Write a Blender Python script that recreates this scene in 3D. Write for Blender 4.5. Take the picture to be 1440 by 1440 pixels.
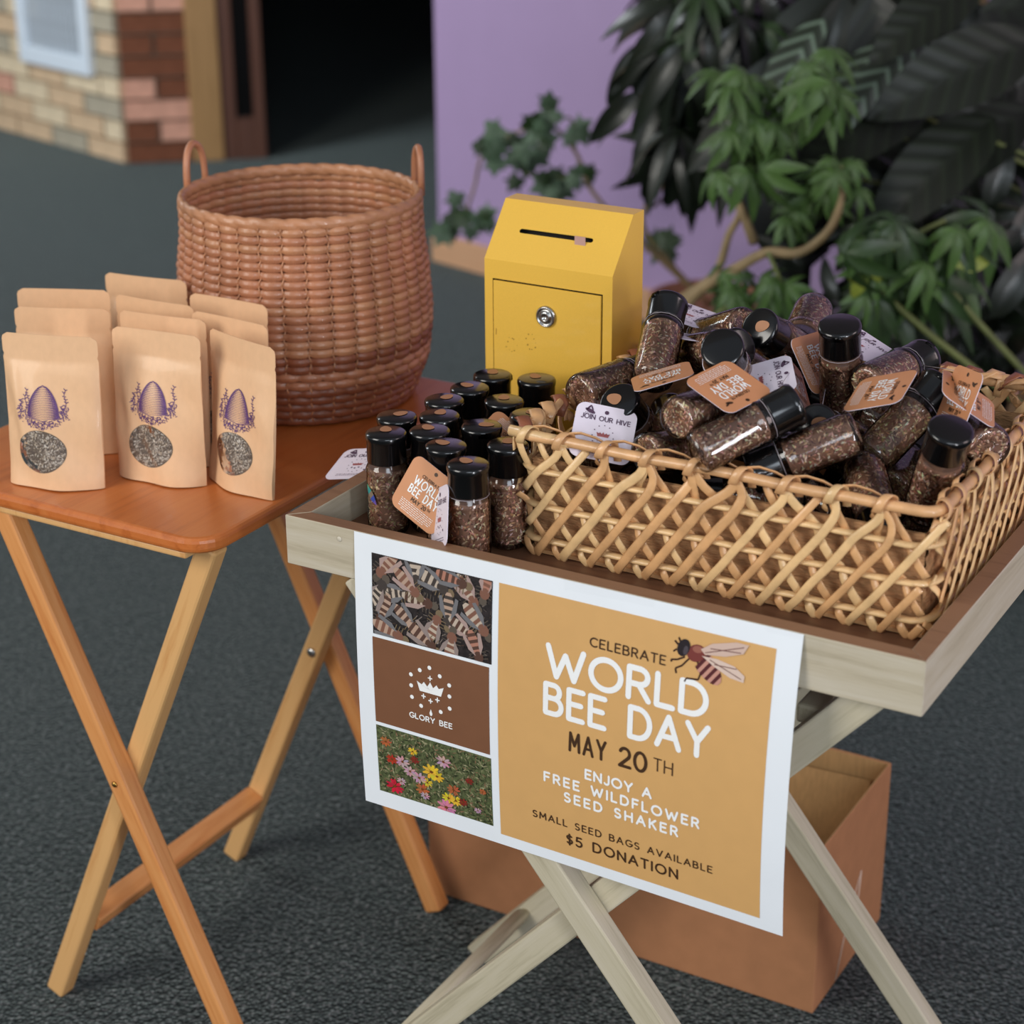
import bpy, math, random
from mathutils import Vector, Matrix
sc = bpy.context.scene
for o in list(bpy.data.objects): bpy.data.objects.remove(o)
pi = math.pi; sin = math.sin; cos = math.cos; rad = math.radians

# ---------------------------------------------------------------- camera, world, lights
CAM_H = 1.386; PITCH = .3930; ROLL = .00618
fw = Vector((0, cos(PITCH), -sin(PITCH))); rt0 = Vector((1, 0, 0)); dn0 = fw.cross(rt0)
rt = cos(ROLL)*rt0 + sin(ROLL)*dn0; dn = -sin(ROLL)*rt0 + cos(ROLL)*dn0
cd = bpy.data.cameras.new('camera'); cam = bpy.data.objects.new('camera', cd); sc.collection.objects.link(cam)
cam.matrix_world = Matrix(((rt.x, -dn.x, -fw.x, 0), (rt.y, -dn.y, -fw.y, 0), (rt.z, -dn.z, -fw.z, CAM_H), (0, 0, 0, 1)))
cd.sensor_width = 36; cd.sensor_fit = 'HORIZONTAL'; cd.lens = 2788/1440*36; cd.clip_start = .05; cd.clip_end = 60
cd.dof.use_dof = True; cd.dof.focus_distance = 1.83; cd.dof.aperture_fstop = 5.2
sc.camera = cam
sc.view_settings.view_transform = 'Standard'; sc.view_settings.look = 'None'
sc.view_settings.exposure = 0.0; sc.view_settings.gamma = 1; sc.view_settings.use_curve_mapping = False
w = bpy.data.worlds.new('world'); sc.world = w; w.use_nodes = True
w.node_tree.nodes['Background'].inputs[0].default_value = (.80, .88, 1, 1); w.node_tree.nodes['Background'].inputs[1].default_value = .35

def area(name, loc, target, sx, sy, power, col):
    l = bpy.data.lights.new(name, 'AREA'); l.shape = 'RECTANGLE'; l.size = sx; l.size_y = sy; l.energy = power; l.color = col
    o = bpy.data.objects.new(name, l); sc.collection.objects.link(o); o.location = loc
    o.rotation_euler = (Vector(target) - Vector(loc)).to_track_quat('-Z', 'Y').to_euler(); return o
area('window_light_left', (-2.6, .3, 2.0), (.1, 1.9, .6), 1.5, 1.7, 62, (1, .96, .89))
area('window_light_front', (.5, -2.2, 2.3), (.1, 2.0, .5), 1.6, 1.2, 34, (.82, .91, 1))
area('glass_door_light', (1.75, -1.5, 1.0), (.3, 1.9, .7), .28, 1.7, 46, (.92, .94, 1))
area('warm_fill_right', (2.7, .6, 1.9), (.3, 1.9, .5), .8, 1.4, 16, (1, .80, .80))  # added warm fill that tints the right-hand sides pink
area('hall_light_far', (-2.9, 4.3, 2.3), (-1.2, 6.2, .1), 1.2, 1.4, 80, (.90, .96, 1))

# ---------------------------------------------------------------- helpers
def S(r, g, b, a=1.0):
    f = lambda c: (c/255/12.92) if c/255 <= .04045 else ((c/255+.055)/1.055)**2.4
    return (f(r), f(g), f(b), a)

def newmat(name):
    m = bpy.data.materials.new(name); m.use_nodes = True
    nt = m.node_tree; return m, nt, nt.nodes['Principled BSDF']
def N(nt, typ, **kw):
    n = nt.nodes.new(typ)
    for k, v in kw.items():
        if k in n.inputs: n.inputs[k].default_value = v
        else: setattr(n, k, v)
    return n
def ramp(nt, stops):
    r = nt.nodes.new('ShaderNodeValToRGB'); e = r.color_ramp.elements
    while len(e) < len(stops): e.new(.5)
    for i, (p, c) in enumerate(stops): e[i].position = p; e[i].color = c
    return r
def plain(name, col, rough=.5, metal=0, coat=0, var=.12, scale=30, bump=0, stretch=(1, 1, 1), spec=.5, sheen=0, bscale=None):
    m, nt, b = newmat(name); b.inputs['Roughness'].default_value = rough; b.inputs['Metallic'].default_value = metal
    b.inputs['Coat Weight'].default_value = coat; b.inputs['Specular IOR Level'].default_value = spec; b.inputs['Sheen Weight'].default_value = sheen
    tc = N(nt, 'ShaderNodeTexCoord'); mp = N(nt, 'ShaderNodeMapping'); mp.inputs['Scale'].default_value = stretch
    nt.links.new(tc.outputs['Object'], mp.inputs['Vector'])
    nz = N(nt, 'ShaderNodeTexNoise', Scale=scale, Detail=6.0); nt.links.new(mp.outputs[0], nz.inputs['Vector'])
    d = tuple(c*(1-var) for c in col[:3])+(1,); l = tuple(min(1, c*(1+var)) for c in col[:3])+(1,)
    r = ramp(nt, [(.3, d), (.7, l)]); nt.links.new(nz.outputs['Fac'], r.inputs[0]); nt.links.new(r.outputs[0], b.inputs['Base Color'])
    if bump:
        src = nz
        if bscale: src = N(nt, 'ShaderNodeTexNoise', Scale=bscale, Detail=4.0); nt.links.new(mp.outputs[0], src.inputs['Vector'])
        bp = N(nt, 'ShaderNodeBump', Strength=bump, Distance=.002); nt.links.new(src.outputs['Fac'], bp.inputs['Height']); nt.links.new(bp.outputs[0], b.inputs['Normal'])
    return m
def wood(name, c1, c2, axis=2, rough=.4, coat=0, c3=None):
    m, nt, b = newmat(name); b.inputs['Roughness'].default_value = rough; b.inputs['Coat Weight'].default_value = coat; b.inputs['Coat Roughness'].default_value = .4
    tc = N(nt, 'ShaderNodeTexCoord'); mp = N(nt, 'ShaderNodeMapping')
    s = [26, 26, 26]; s[axis] = 1.6; mp.inputs['Scale'].default_value = s; nt.links.new(tc.outputs['Object'], mp.inputs['Vector'])
    nz = N(nt, 'ShaderNodeTexNoise', Scale=3.0, Detail=8.0, Distortion=.7); nt.links.new(mp.outputs[0], nz.inputs['Vector'])
    n2 = N(nt, 'ShaderNodeTexNoise', Scale=26.0, Detail=3.0); nt.links.new(mp.outputs[0], n2.inputs['Vector'])
    mx = N(nt, 'ShaderNodeMath', operation='MULTIPLY_ADD'); mx.inputs[1].default_value = .3; nt.links.new(n2.outputs['Fac'], mx.inputs[0]); nt.links.new(nz.outputs['Fac'], mx.inputs[2])
    r = ramp(nt, [(.42, c1), (.62, c2), (.85, c3 or c2)]); nt.links.new(mx.outputs[0], r.inputs[0]); nt.links.new(r.outputs[0], b.inputs['Base Color'])
    bp = N(nt, 'ShaderNodeBump', Strength=.12, Distance=.001); nt.links.new(n2.outputs['Fac'], bp.inputs['Height']); nt.links.new(bp.outputs[0], b.inputs['Normal'])
    return m
def colattr(name, rough=.6, coat=0, spec=.3, bump=0, metal=0):
    m, nt, b = newmat(name); b.inputs['Roughness'].default_value = rough; b.inputs['Coat Weight'].default_value = coat; b.inputs['Specular IOR Level'].default_value = spec; b.inputs['Metallic'].default_value = metal
    a = N(nt, 'ShaderNodeAttribute', attribute_name='Col'); nz = N(nt, 'ShaderNodeTexNoise', Scale=900.0)
    mx = N(nt, 'ShaderNodeMix', data_type='RGBA', blend_type='MULTIPLY'); mx.inputs[0].default_value = .15
    nt.links.new(a.outputs['Color'], mx.inputs[6]); nt.links.new(nz.outputs['Color'], mx.inputs[7]); nt.links.new(mx.outputs[2], b.inputs['Base Color'])
    return m
def clearmat(name, tint=(1, 1, 1, 1), rough=.03, ior=1.5, base=.03):
    m = bpy.data.materials.new(name); m.use_nodes = True; nt = m.node_tree; nt.nodes.clear()
    o = N(nt, 'ShaderNodeOutputMaterial'); t = N(nt, 'ShaderNodeBsdfTransparent', Color=tint); g = N(nt, 'ShaderNodeBsdfGlossy', Roughness=rough)
    f = N(nt, 'ShaderNodeFresnel', IOR=ior); nz = N(nt, 'ShaderNodeTexNoise', Scale=60.0); bp = N(nt, 'ShaderNodeBump', Strength=.05, Distance=.001)
    nt.links.new(nz.outputs['Fac'], bp.inputs['Height']); nt.links.new(bp.outputs[0], g.inputs['Normal'])
    ad = N(nt, 'ShaderNodeMath', operation='ADD'); ad.inputs[1].default_value = base; nt.links.new(f.outputs[0], ad.inputs[0])
    mx = N(nt, 'ShaderNodeMixShader'); nt.links.new(ad.outputs[0], mx.inputs[0]); nt.links.new(t.outputs[0], mx.inputs[1]); nt.links.new(g.outputs[0], mx.inputs[2]); nt.links.new(mx.outputs[0], o.inputs[0])
    return m

class MB:
    def __init__(s): s.v = []; s.f = []; s.m = []; s.c = []; s.cur = 0; s.col = None
    def face(s, idx): s.f.append(tuple(idx)); s.m.append(s.cur); s.c.append(s.col)
    def poly(s, pts):
        n = len(s.v); s.v += [tuple(p) for p in pts]; s.face(range(n, n+len(pts)))
    def box(s, x0, x1, y0, y1, z0, z1, M=None):
        n = len(s.v); P = [Vector((x, y, z)) for z in (z0, z1) for y in (y0, y1) for x in (x0, x1)]
        if M: P = [M @ p for p in P]
        s.v += [tuple(p) for p in P]
        for q in ((0, 2, 3, 1), (4, 5, 7, 6), (0, 1, 5, 4), (2, 6, 7, 3), (0, 4, 6, 2), (1, 3, 7, 5)): s.face([n+i for i in q])
    def lathe(s, prof, seg=24, M=None, phase=0):
        n = len(s.v)
        for r, z in prof:
            for k in range(seg):
                a = 2*pi*k/seg+phase; p = Vector((r*cos(a), r*sin(a), z)); s.v.append(tuple(M @ p if M else p))
        for i in range(len(prof)-1):
            for k in range(seg):
                k2 = (k+1) % seg; s.face((n+i*seg+k, n+i*seg+k2, n+(i+1)*seg+k2, n+(i+1)*seg+k))
        if prof[0][0] > 1e-6: s.face([n+k for k in range(seg)][::-1])
        if prof[-1][0] > 1e-6: s.face([n+(len(prof)-1)*seg+k for k in range(seg)])
    def tube(s, path, ra, rb=None, seg=8, closed=False, up=None, caps=True, rfun=None):
        path = [Vector(p) for p in path]; L = len(path); n0 = len(s.v); rb = rb or ra; prev = None
        for i, p in enumerate(path):
            t = (path[(i+1) % L]-path[i-1]) if closed else (path[min(i+1, L-1)]-path[max(i-1, 0)])
            t = t.normalized()
            if up is not None: u = Vector(up[i] if isinstance(up, list) else up)
            else: u = prev if prev else (Vector((0, 0, 1)) if abs(t.z) < .9 else Vector((1, 0, 0)))
            x = (u - t*u.dot(t)).normalized(); y = t.cross(x); prev = x
            k_ = rfun(i/(L-1 if L > 1 else 1)) if rfun else 1
            for k in range(seg):
                a = 2*pi*k/seg; s.v.append(tuple(p + x*(rb*k_*cos(a)) + y*(ra*k_*sin(a))))
        for i in range(L if closed else L-1):
            j = (i+1) % L
            for k in range(seg):
                k2 = (k+1) % seg; s.face((n0+i*seg+k, n0+i*seg+k2, n0+j*seg+k2, n0+j*seg+k))
        if caps and not closed:
            s.face([n0+k for k in range(seg)][::-1]); s.face([n0+(L-1)*seg+k for k in range(seg)])
    def grid(s, fn, nu, nv, wrap=False):
        n = len(s.v)
        for j in range(nv+1):
            for i in range(nu+(0 if wrap else 1)): s.v.append(tuple(fn(i/nu, j/nv)))
        W = nu if wrap else nu+1
        for j in range(nv):
            for i in range(nu):
                i2 = (i+1) % W if wrap else i+1; s.face((n+j*W+i, n+j*W+i2, n+(j+1)*W+i2, n+(j+1)*W+i))
    def mesh(s, name, mats, smooth=True):
        me = bpy.data.meshes.new(name); me.from_pydata(s.v, [], s.f)
        for m in (mats if isinstance(mats, (list, tuple)) else [mats]): me.materials.append(m)
        me.polygons.foreach_set('material_index', s.m); me.polygons.foreach_set('use_smooth', [smooth]*len(s.f))
        if any(c is not None for c in s.c):
            ca = me.color_attributes.new('Col', 'FLOAT_COLOR', 'CORNER'); arr = []
            for f, c in zip(s.f, s.c): arr += list(c or (1, 1, 1, 1))*len(f)
            ca.data.foreach_set('color', arr)
        me.update(); return me

def put(name, me, parent=None, M=None, label=None, bev=0, seg=2, auto=False):
    o = bpy.data.objects.new(name, me); sc.collection.objects.link(o)
    if parent: o.parent = parent
    if M is not None: o.matrix_local = M
    if label: o['label'] = label
    if bev:
        b = o.modifiers.new('bevel', 'BEVEL'); b.width = bev; b.segments = seg; b.limit_method = 'ANGLE'; b.angle_limit = rad(35)
    return o
def part(name, mb, mats, parent=None, M=None, smooth=True, label=None, bev=0, seg=2):
    return put(name, mb.mesh(name, mats, smooth), parent, M, label, bev, seg)
def thing(name, label, cat, M, group=None):
    o = bpy.data.objects.new(name, None); o.empty_display_size = .05; sc.collection.objects.link(o); o.matrix_world = M
    o['label'] = label; o['category'] = cat
    if group: o['group'] = group
    return o
def tag(o, label, cat, group=None):
    o['label'] = label; o['category'] = cat
    if group: o['group'] = group
    return o
def struct(name, mb, mats, M=None, smooth=False, parent=None, bev=0):
    o = part(name, mb, mats, parent, M, smooth, bev=bev); o['kind'] = 'structure'; return o
def T(x, y, z): return Matrix.Translation((x, y, z))
def RZ(a): return Matrix.Rotation(a, 4, 'Z')
def frame(o, x, y, z):
    x, y, z = Vector(x), Vector(y), Vector(z)
    return Matrix(((x.x, y.x, z.x, o[0]), (x.y, y.y, z.y, o[1]), (x.z, y.z, z.z, o[2]), (0, 0, 0, 1)))
TM = T(-.2079, 1.6758, .69) @ RZ(-.5249)       # tray frame: origin = near left top corner of the tray rim
LM = T(-.2905, 1.7207, .6413) @ RZ(-.5289)     # left table frame: origin = near right corner of the tabletop
def at(px, py, Y):                             # world point that lies on a sight line at depth Y
    d = rt*((px-720)/2788) + dn*((py-720)/2788) + fw; Y = min(Y, 4.72/(1+1.04*max(0, d.x/d.y)))
    d = rt*((px-720)/2788) + dn*((py-720)/2788) + fw; t = Y/d.y; return Vector((0, 0, CAM_H)) + d*t

# ---------------------------------------------------------------- stroke lettering
def arc(cx, cy, rx, ry, a0, a1, n=12): return [(cx+rx*cos(rad(a0+(a1-a0)*i/n)), cy+ry*sin(rad(a0+(a1-a0)*i/n))) for i in range(n+1)]
G = {
 'A': (.86, [[(0, 0), (.43, 1), (.86, 0)], [(.15, .33), (.71, .33)]]),
 'B': (.66, [[(0, 0), (0, 1), (.34, 1)]+arc(.34, .77, .24, .23, 90, -90)+[(0, .54)], [(.34, .54)]+arc(.37, .27, .29, .27, 90, -90)+[(0, 0)]]),
 'C': (.80, [arc(.5, .5, .48, .5, 50, 310, 18)]),
 'D': (.78, [[(0, 0), (0, 1), (.3, 1)]+arc(.3, .5, .48, .5, 90, -90, 16)+[(0, 0)]]),
 'E': (.58, [[(.58, 1), (0, 1), (0, 0), (.58, 0)], [(0, .53), (.5, .53)]]),
 'F': (.56, [[(.56, 1), (0, 1), (0, 0)], [(0, .52), (.48, .52)]]),
 'G': (.88, [arc(.5, .5, .48, .5, 48, 340, 18)+[(.96, .45), (.56, .45)]]),
 'H': (.74, [[(0, 0), (0, 1)], [(.74, 0), (.74, 1)], [(0, .52), (.74, .52)]]),
 'I': (.02, [[(.01, 0), (.01, 1)]]),
 'J': (.46, [[(.46, 1), (.46, .25)]+arc(.22, .25, .24, .25, 0, -150, 8)]),
 'K': (.66, [[(0, 0), (0, 1)], [(.62, 1), (.02, .42)], [(.22, .6), (.66, 0)]]),
 'L': (.52, [[(0, 1), (0, 0), (.52, 0)]]),
 'M': (.92, [[(0, 0), (.06, 1), (.46, .3), (.86, 1), (.92, 0)]]),
 'N': (.76, [[(0, 0), (0, 1), (.76, 0), (.76, 1)]]),
 'O': (1.0, [arc(.5, .5, .5, .5, 0, 360, 28)]),
 'R': (.66, [[(0, 0), (0, 1), (.34, 1)]+arc(.34, .74, .27, .26, 90, -90)+[(0, .48)], [(.32, .48), (.66, 0)]]),
 'S': (.62, [arc(.31, .75, .27, .25, 35, 270, 12)+arc(.31, .25, .3, .25, 90, -145, 12)]),
 'T': (.68, [[(0, 1), (.68, 1)], [(.34, 1), (.34, 0)]]),
 'U': (.72, [[(0, 1), (0, .36)]+arc(.36, .36, .36, .36, 180, 360, 12)+[(.72, 1)]]),
 'V': (.82, [[(0, 1), (.41, 0), (.82, 1)]]),
 'W': (1.2, [[(0, 1), (.3, 0), (.6, .78), (.9, 0), (1.2, 1)]]),
 'Y': (.78, [[(0, 1), (.39, .46), (.78, 1)], [(.39, .46), (.39, 0)]]),
 '0': (.66, [arc(.33, .5, .33, .5, 0, 360, 24)]),
 '2': (.6, [arc(.3, .7, .28, .3, 160, -35, 10)+[(0, 0), (.62, 0)]]),
 '5': (.6, [[(.55, 1), (.1, 1), (.05, .57)]+arc(.27, .31, .31, .31, 120, -145, 12)]),
 '$': (.62, [arc(.31, .73, .25, .2, 35, 270, 12)+arc(.31, .28, .27, .22, 90, -145, 12), [(.31, 1.1), (.31, -.1)]]),
 ' ': (.42, []),
}
NST = [0]
def stroke(mb, pts, wd, mp, z, cap=True):
    h = wd/2; z0_ = z
    def nz():
        NST[0] += 1; return z0_+(NST[0] % 23)*5e-6     # no two strokes share a plane
    for (x0, y0), (x1, y1) in zip(pts, pts[1:]):
        dx, dy = x1-x0, y1-y0; l = math.hypot(dx, dy)
        if l < 1e-9: continue
        nx, ny = -dy/l*h, dx/l*h
        z = nz(); mb.poly([mp(x0+nx, y0+ny, z), mp(x0-nx, y0-ny, z), mp(x1-nx, y1-ny, z), mp(x1+nx, y1+ny, z)])
    if cap:
        for x, y in pts: z = nz(); mb.poly([mp(x+h*cos(k*pi/4), y+h*sin(k*pi/4), z) for k in range(8)])
def text(mb, s, x0, x1, y, cap, wd, mp, z, caps=True):
    nat = sum(G[c][0] for c in s)*cap; n = max(1, len(s)-1); gap = cap*.27; k = (x1-x0-wd-n*gap)/nat
    if k > 1.05: k = 1.05; gap = (x1-x0-wd-nat*k)/n
    x = x0+wd/2
    for c in s:
        for st in G[c][1]: stroke(mb, [(x+a*cap*k, y+b*cap) for a, b in st], wd, mp, z, caps)
        x += G[c][0]*cap*k+gap
def disc(mb, x, y, r, mp, z, n=10, ry=None, ang=0):
    ry = ry or r; mb.poly([mp(x+r*cos(k*2*pi/n)*cos(ang)-ry*sin(k*2*pi/n)*sin(ang), y+r*cos(k*2*pi/n)*sin(ang)+ry*sin(k*2*pi/n)*cos(ang), z) for k in range(n)])

# ---------------------------------------------------------------- materials
M_beech = wood('beech_varnish', S(196, 120, 62), S(216, 146, 84), 2, .38, .3, S(224, 158, 98))
M_beech_y = wood('beech_pale', S(204, 146, 86), S(222, 172, 112), 2, .42, .2)
M_top = wood('tabletop_orange', S(176, 92, 36), S(196, 108, 48), 1, .3, .45, S(200, 116, 56))
M_greyw = wood('washed_oak', S(168, 158, 132), S(192, 182, 156), 2, .5, .05, S(200, 190, 168))
M_greyh = wood('washed_oak_long', S(168, 156, 132), S(188, 176, 152), 0, .5, .05, S(198, 188, 168))
M_greyv = wood('washed_oak_deep', S(168, 156, 132), S(188, 176, 152), 1, .5, .05, S(198, 188, 168))
M_traytop = wood('tray_rim_brown', S(128, 92, 66), S(146, 108, 80), 0, .5, .1)
M_trayfl = wood('tray_floor_brown', S(92, 60, 42), S(112, 76, 54), 0, .5, .1)
M_yellow = plain('yellow_powder_coat', S(240, 190, 74), .4, 0, .15, .03, 900, .06, spec=.5)
M_dark = plain('gap_shade', S(22, 15, 10), .8)
M_chrome = plain('brushed_chrome', S(190, 188, 184), .25, 1, 0, .2, 200)
M_brass = plain('brass', S(190, 150, 80), .3, 1)
M_black = plain('black_cap_plastic', S(9, 9, 10), .2, 0, .25, .1, 60, .03, spec=.55)
M_sticker = plain('kraft_sticker', S(176, 124, 88), .55, var=.06)
M_kraft = plain('kraft_paper', S(230, 186, 144), .45, 0, .12, .03, 160, .12, spec=.4, stretch=(1, 1, .6))
M_card = plain('cardboard', S(170, 118, 82), .8, var=.06, scale=40, bump=.1, spec=.2)
M_cardin = plain('cardboard_inside', S(176, 138, 92), .85, var=.1, scale=90, stretch=(3, 3, .3), spec=.15)
M_paper = plain('poster_paper', S(236, 240, 244), .45, 0, .1, .015, 20, spec=.4)
M_tan = plain('tan_ink', S(214, 166, 104), .5, var=.02, scale=60)
M_brownink = plain('brown_ink', S(124, 82, 56), .5, var=.03, scale=60)
M_darkink = plain('dark_brown_ink', S(66, 42, 22), .5, var=.05)
M_white = plain('white_ink', S(246, 246, 244), .5, var=.01)
M_purple = plain('purple_stamp_ink', S(96, 62, 112), .6, var=.25, scale=500)
M_plum = plain('plum_ink', S(84, 58, 82), .6, var=.1)
M_rose = plain('rose_ink', S(170, 96, 96), .6, var=.1)
M_tagb = plain('tag_terracotta', S(206, 142, 98), .5, 0, .1, .03, 60)
M_tagw = plain('tag_white', S(236, 226, 238), .45, 0, .15, .02, 60)
M_print = colattr('photo_print', .45)
M_seed = colattr('dry_flower_seed', .75, spec=.2)
M_rainbow = colattr('rainbow_bands', .25, .5, .6, metal=.5)
M_glass = clearmat('clear_jar_plastic', (.98, .975, .97, 1), .025, 1.5, .035)
M_tape = clearmat('clear_tape', (1, 1, 1, 1), .25, 1.2, .01)
M_string = clearmat('clear_thread', (.8, .8, .8, 1), .2, 1.5, .5)
M_wick = plain('reddish_wicker', S(182, 122, 88), .42, 0, .15, .2, 14, .25, spec=.5, bscale=260)
M_wick2 = plain('golden_wicker', S(190, 134, 96), .42, 0, .15, .18, 14, .25, spec=.5, bscale=260)
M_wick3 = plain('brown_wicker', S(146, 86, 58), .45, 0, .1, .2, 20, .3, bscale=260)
M_cane = plain('rattan_cane', S(230, 190, 136), .38, 0, .2, .14, 60, .15, spec=.5, bscale=500)
M_cane2 = plain('rattan_cane_honey', S(216, 166, 114), .38, 0, .2, .16, 60, .15, spec=.5, bscale=500)
M_cane3 = plain('rattan_rim_amber', S(216, 166, 116), .35, 0, .25, .16, 50, .15, spec=.5, bscale=500)
M_jute = plain('jute_lining', S(186, 142, 100), .85, 0, 0, .3, 50, 1.0, (1, 1, 4), .2, bscale=160)

# carpet
def carpet():
    m, nt, b = newmat('dark_grey_carpet'); b.inputs['Roughness'].default_value = .95; b.inputs['Specular IOR Level'].default_value = .1
    b.inputs['Sheen Weight'].default_value = .35; b.inputs['Sheen Tint'].default_value = (.7, .86, .84, 1)
    tc = N(nt, 'ShaderNodeTexCoord'); v = N(nt, 'ShaderNodeTexVoronoi', Scale=190.0); nz = N(nt, 'ShaderNodeTexNoise', Scale=150.0, Detail=3.0)
    nb = N(nt, 'ShaderNodeTexNoise', Scale=2.0, Detail=2.0)
    for n in (v, nz, nb): nt.links.new(tc.outputs['Object'], n.inputs['Vector'])
    r = ramp(nt, [(.40, S(16, 17, 18)), (.54, S(36, 38, 40)), (.66, S(128, 129, 130))]); nt.links.new(nz.outputs['Fac'], r.inputs[0])
    r2 = ramp(nt, [(.0, (1.1, 1.1, 1.1, 1)), (.7, (.25, .25, .25, 1))]); nt.links.new(v.outputs['Distance'], r2.inputs[0])
    mx = N(nt, 'ShaderNodeMix', data_type='RGBA', blend_type='MULTIPLY'); mx.inputs[0].default_value = .8
    nt.links.new(r.outputs[0], mx.inputs[6]); nt.links.new(r2.outputs[0], mx.inputs[7]); nt.links.new(mx.outputs[2], b.inputs['Base Color'])
    bp = N(nt, 'ShaderNodeBump', Strength=1.0, Distance=.004, invert=True); nt.links.new(v.outputs['Distance'], bp.inputs['Height']); nt.links.new(bp.outputs[0], b.inputs['Normal'])
    return m
M_carpet = carpet()
M_lilac = plain('purple_wall_paint', S(176, 150, 190), .6, var=.02, scale=8, bump=.05, bscale=200)
M_darkwall = plain('dark_room_shade', S(26, 20, 20), .8, var=.2, scale=3)  # shade of the unlit room beyond the doorway, put into the wall colour
M_ceil = plain('ceiling_white', S(190, 188, 184), .8, var=.02)
M_mortar = plain('mortar', S(150, 140, 124), .9, var=.1, scale=60, bump=.3)
M_tanwood = wood('tan_base_wood', S(196, 146, 108), S(212, 164, 126), 0, .5)
M_posttan = wood('door_post_tan', S(150, 112, 66), S(168, 128, 80), 2, .5)
M_postbrn = wood('door_post_brown', S(78, 44, 32), S(94, 56, 40), 2, .5)

# ---------------------------------------------------------------- room
U = Vector((.692, -.722, 0)); V = Vector((.722, .692, 0))        # the building's own axes
mb = MB(); mb.box(-7, 7, -4, 10.5, -.05, 0); struct('floor', mb, M_carpet)
mb = MB(); mb.box(-7, 7, 1.5, 10.5, 2.75, 2.85); struct('ceiling', mb, M_ceil)
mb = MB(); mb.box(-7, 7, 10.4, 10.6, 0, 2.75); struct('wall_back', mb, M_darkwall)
mb = MB(); mb.box(4.2, 4.35, -1, 10.4, 0, 2.75); struct('wall_right', mb, M_ceil)
W0 = Vector((-.188, 5.075, 0))
FW = frame(W0, U, V, (0, 0, 1))
mb = MB(); mb.box(0, 4.6, 0, .14, 0, 2.75); wp = struct('wall_purple', mb, M_lilac, FW)
mb = MB(); mb.box(-.012, 4.6, -.016, 0, 0, .075); struct('baseboard_purple', mb, M_tanwood, FW, bev=.003)
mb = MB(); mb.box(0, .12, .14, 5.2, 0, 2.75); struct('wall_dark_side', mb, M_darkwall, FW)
# brick wall (left) : near corner at C0, runs away to the left
C0 = Vector((-1.216, 6.26, 0)); D1 = Vector((-.689, .725, 0)); NB = Vector((-.725, -.689, 0))   # NB = outward normal
FB = frame(C0, D1, -NB, (0, 0, 1))
mb = MB(); mb.box(.012, 3.2, .012, .25, 0, 2.75); wl = struct('wall_left', mb, M_mortar, FB)
bm_ = [plain('brick_'+n, S(*c), .85, var=.14, scale=22, bump=.4, bscale=120, spec=.15) for n, c in (('buff', (214, 184, 150)), ('cream', (224, 204, 172)), ('rose', (214, 160, 138)), ('ash', (176, 166, 146)), ('shaded', (120, 74, 54)))]
def brick_mesh(l, m):
    b = MB(); b.box(0, l, -.012, .04, 0, .058); return b.mesh('brick', m, False)
full = [brick_mesh(.205, m) for m in bm_]; half = [brick_mesh(.098, m) for m in bm_]
R1 = random.Random(4); rest = MB()
for row in range(36):
    z = .004+row*.0675; x = .0
    first = row % 2
    while x < 1.75:
        l = .098 if (first and x == 0) else .205
        k = R1.choice([0, 0, 1, 1, 2, 3])
        if row < 15 and x < 1.3:
            o = put('brick', (half if l < .1 else full)[k], wl, T(x, -R1.uniform(0, .003), z))
        else: rest.box(x, x+l, -.012, .04, z, z+.058)
        x += l+.01
o = part('brickwork', rest, bm_[0], wl, smooth=False); o['kind'] = 'stuff'
# return face of the pier, its shade put into darker bricks
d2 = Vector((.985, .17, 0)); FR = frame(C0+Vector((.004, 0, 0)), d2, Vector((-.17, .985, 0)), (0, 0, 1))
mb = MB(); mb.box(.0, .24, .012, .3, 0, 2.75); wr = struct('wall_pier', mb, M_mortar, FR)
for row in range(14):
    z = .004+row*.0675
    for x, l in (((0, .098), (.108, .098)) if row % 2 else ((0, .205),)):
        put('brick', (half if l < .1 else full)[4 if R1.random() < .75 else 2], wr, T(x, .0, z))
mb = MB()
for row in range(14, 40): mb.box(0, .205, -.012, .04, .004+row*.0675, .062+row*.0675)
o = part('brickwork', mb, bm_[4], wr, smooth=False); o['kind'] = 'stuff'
# door frame right of the pier
FD = frame(C0+d2*.21+Vector((0, -.02, 0)), d2, Vector((-.17, .985, 0)), (0, 0, 1))
mb = MB(); mb.box(0, .10, 0, .1, 0, 2.3); struct('trim_1', mb, M_posttan, FD, bev=.004)
mb = MB(); mb.box(.10, .145, .01, .1, 0, 2.3); struct('trim_2', mb, M_postbrn, FD, bev=.003)
mb = MB(); mb.box(.145, .20, .05, .1, 0, 2.3); mb.box(.2, .235, .01, .1, 0, 2.3); mb.box(.145, .2, .01, .05, 0, .13); struct('door_1', mb, M_postbrn, FD, bev=.002)
mb = MB(); mb.box(.147, .198, .044, .05, .13, 2.3); part('dark_strip', mb, plain('glossy_near_black', S(14, 10, 12), .1), bpy.data.objects['door_1'], smooth=False)  # near black strip filling the slot in the door
mb = MB(); mb.box(-.3, 1.6, 0, .2, 2.3, 2.75); struct('trim_3', mb, M_darkwall, FD)
mb = MB(); mb.box(-.12, 0, .1, 3.8, 0, 2.75); struct('wall_dark_far', mb, M_darkwall, frame(C0+d2*.33, d2, Vector((-.17, .985, 0)), (0, 0, 1)))
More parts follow.
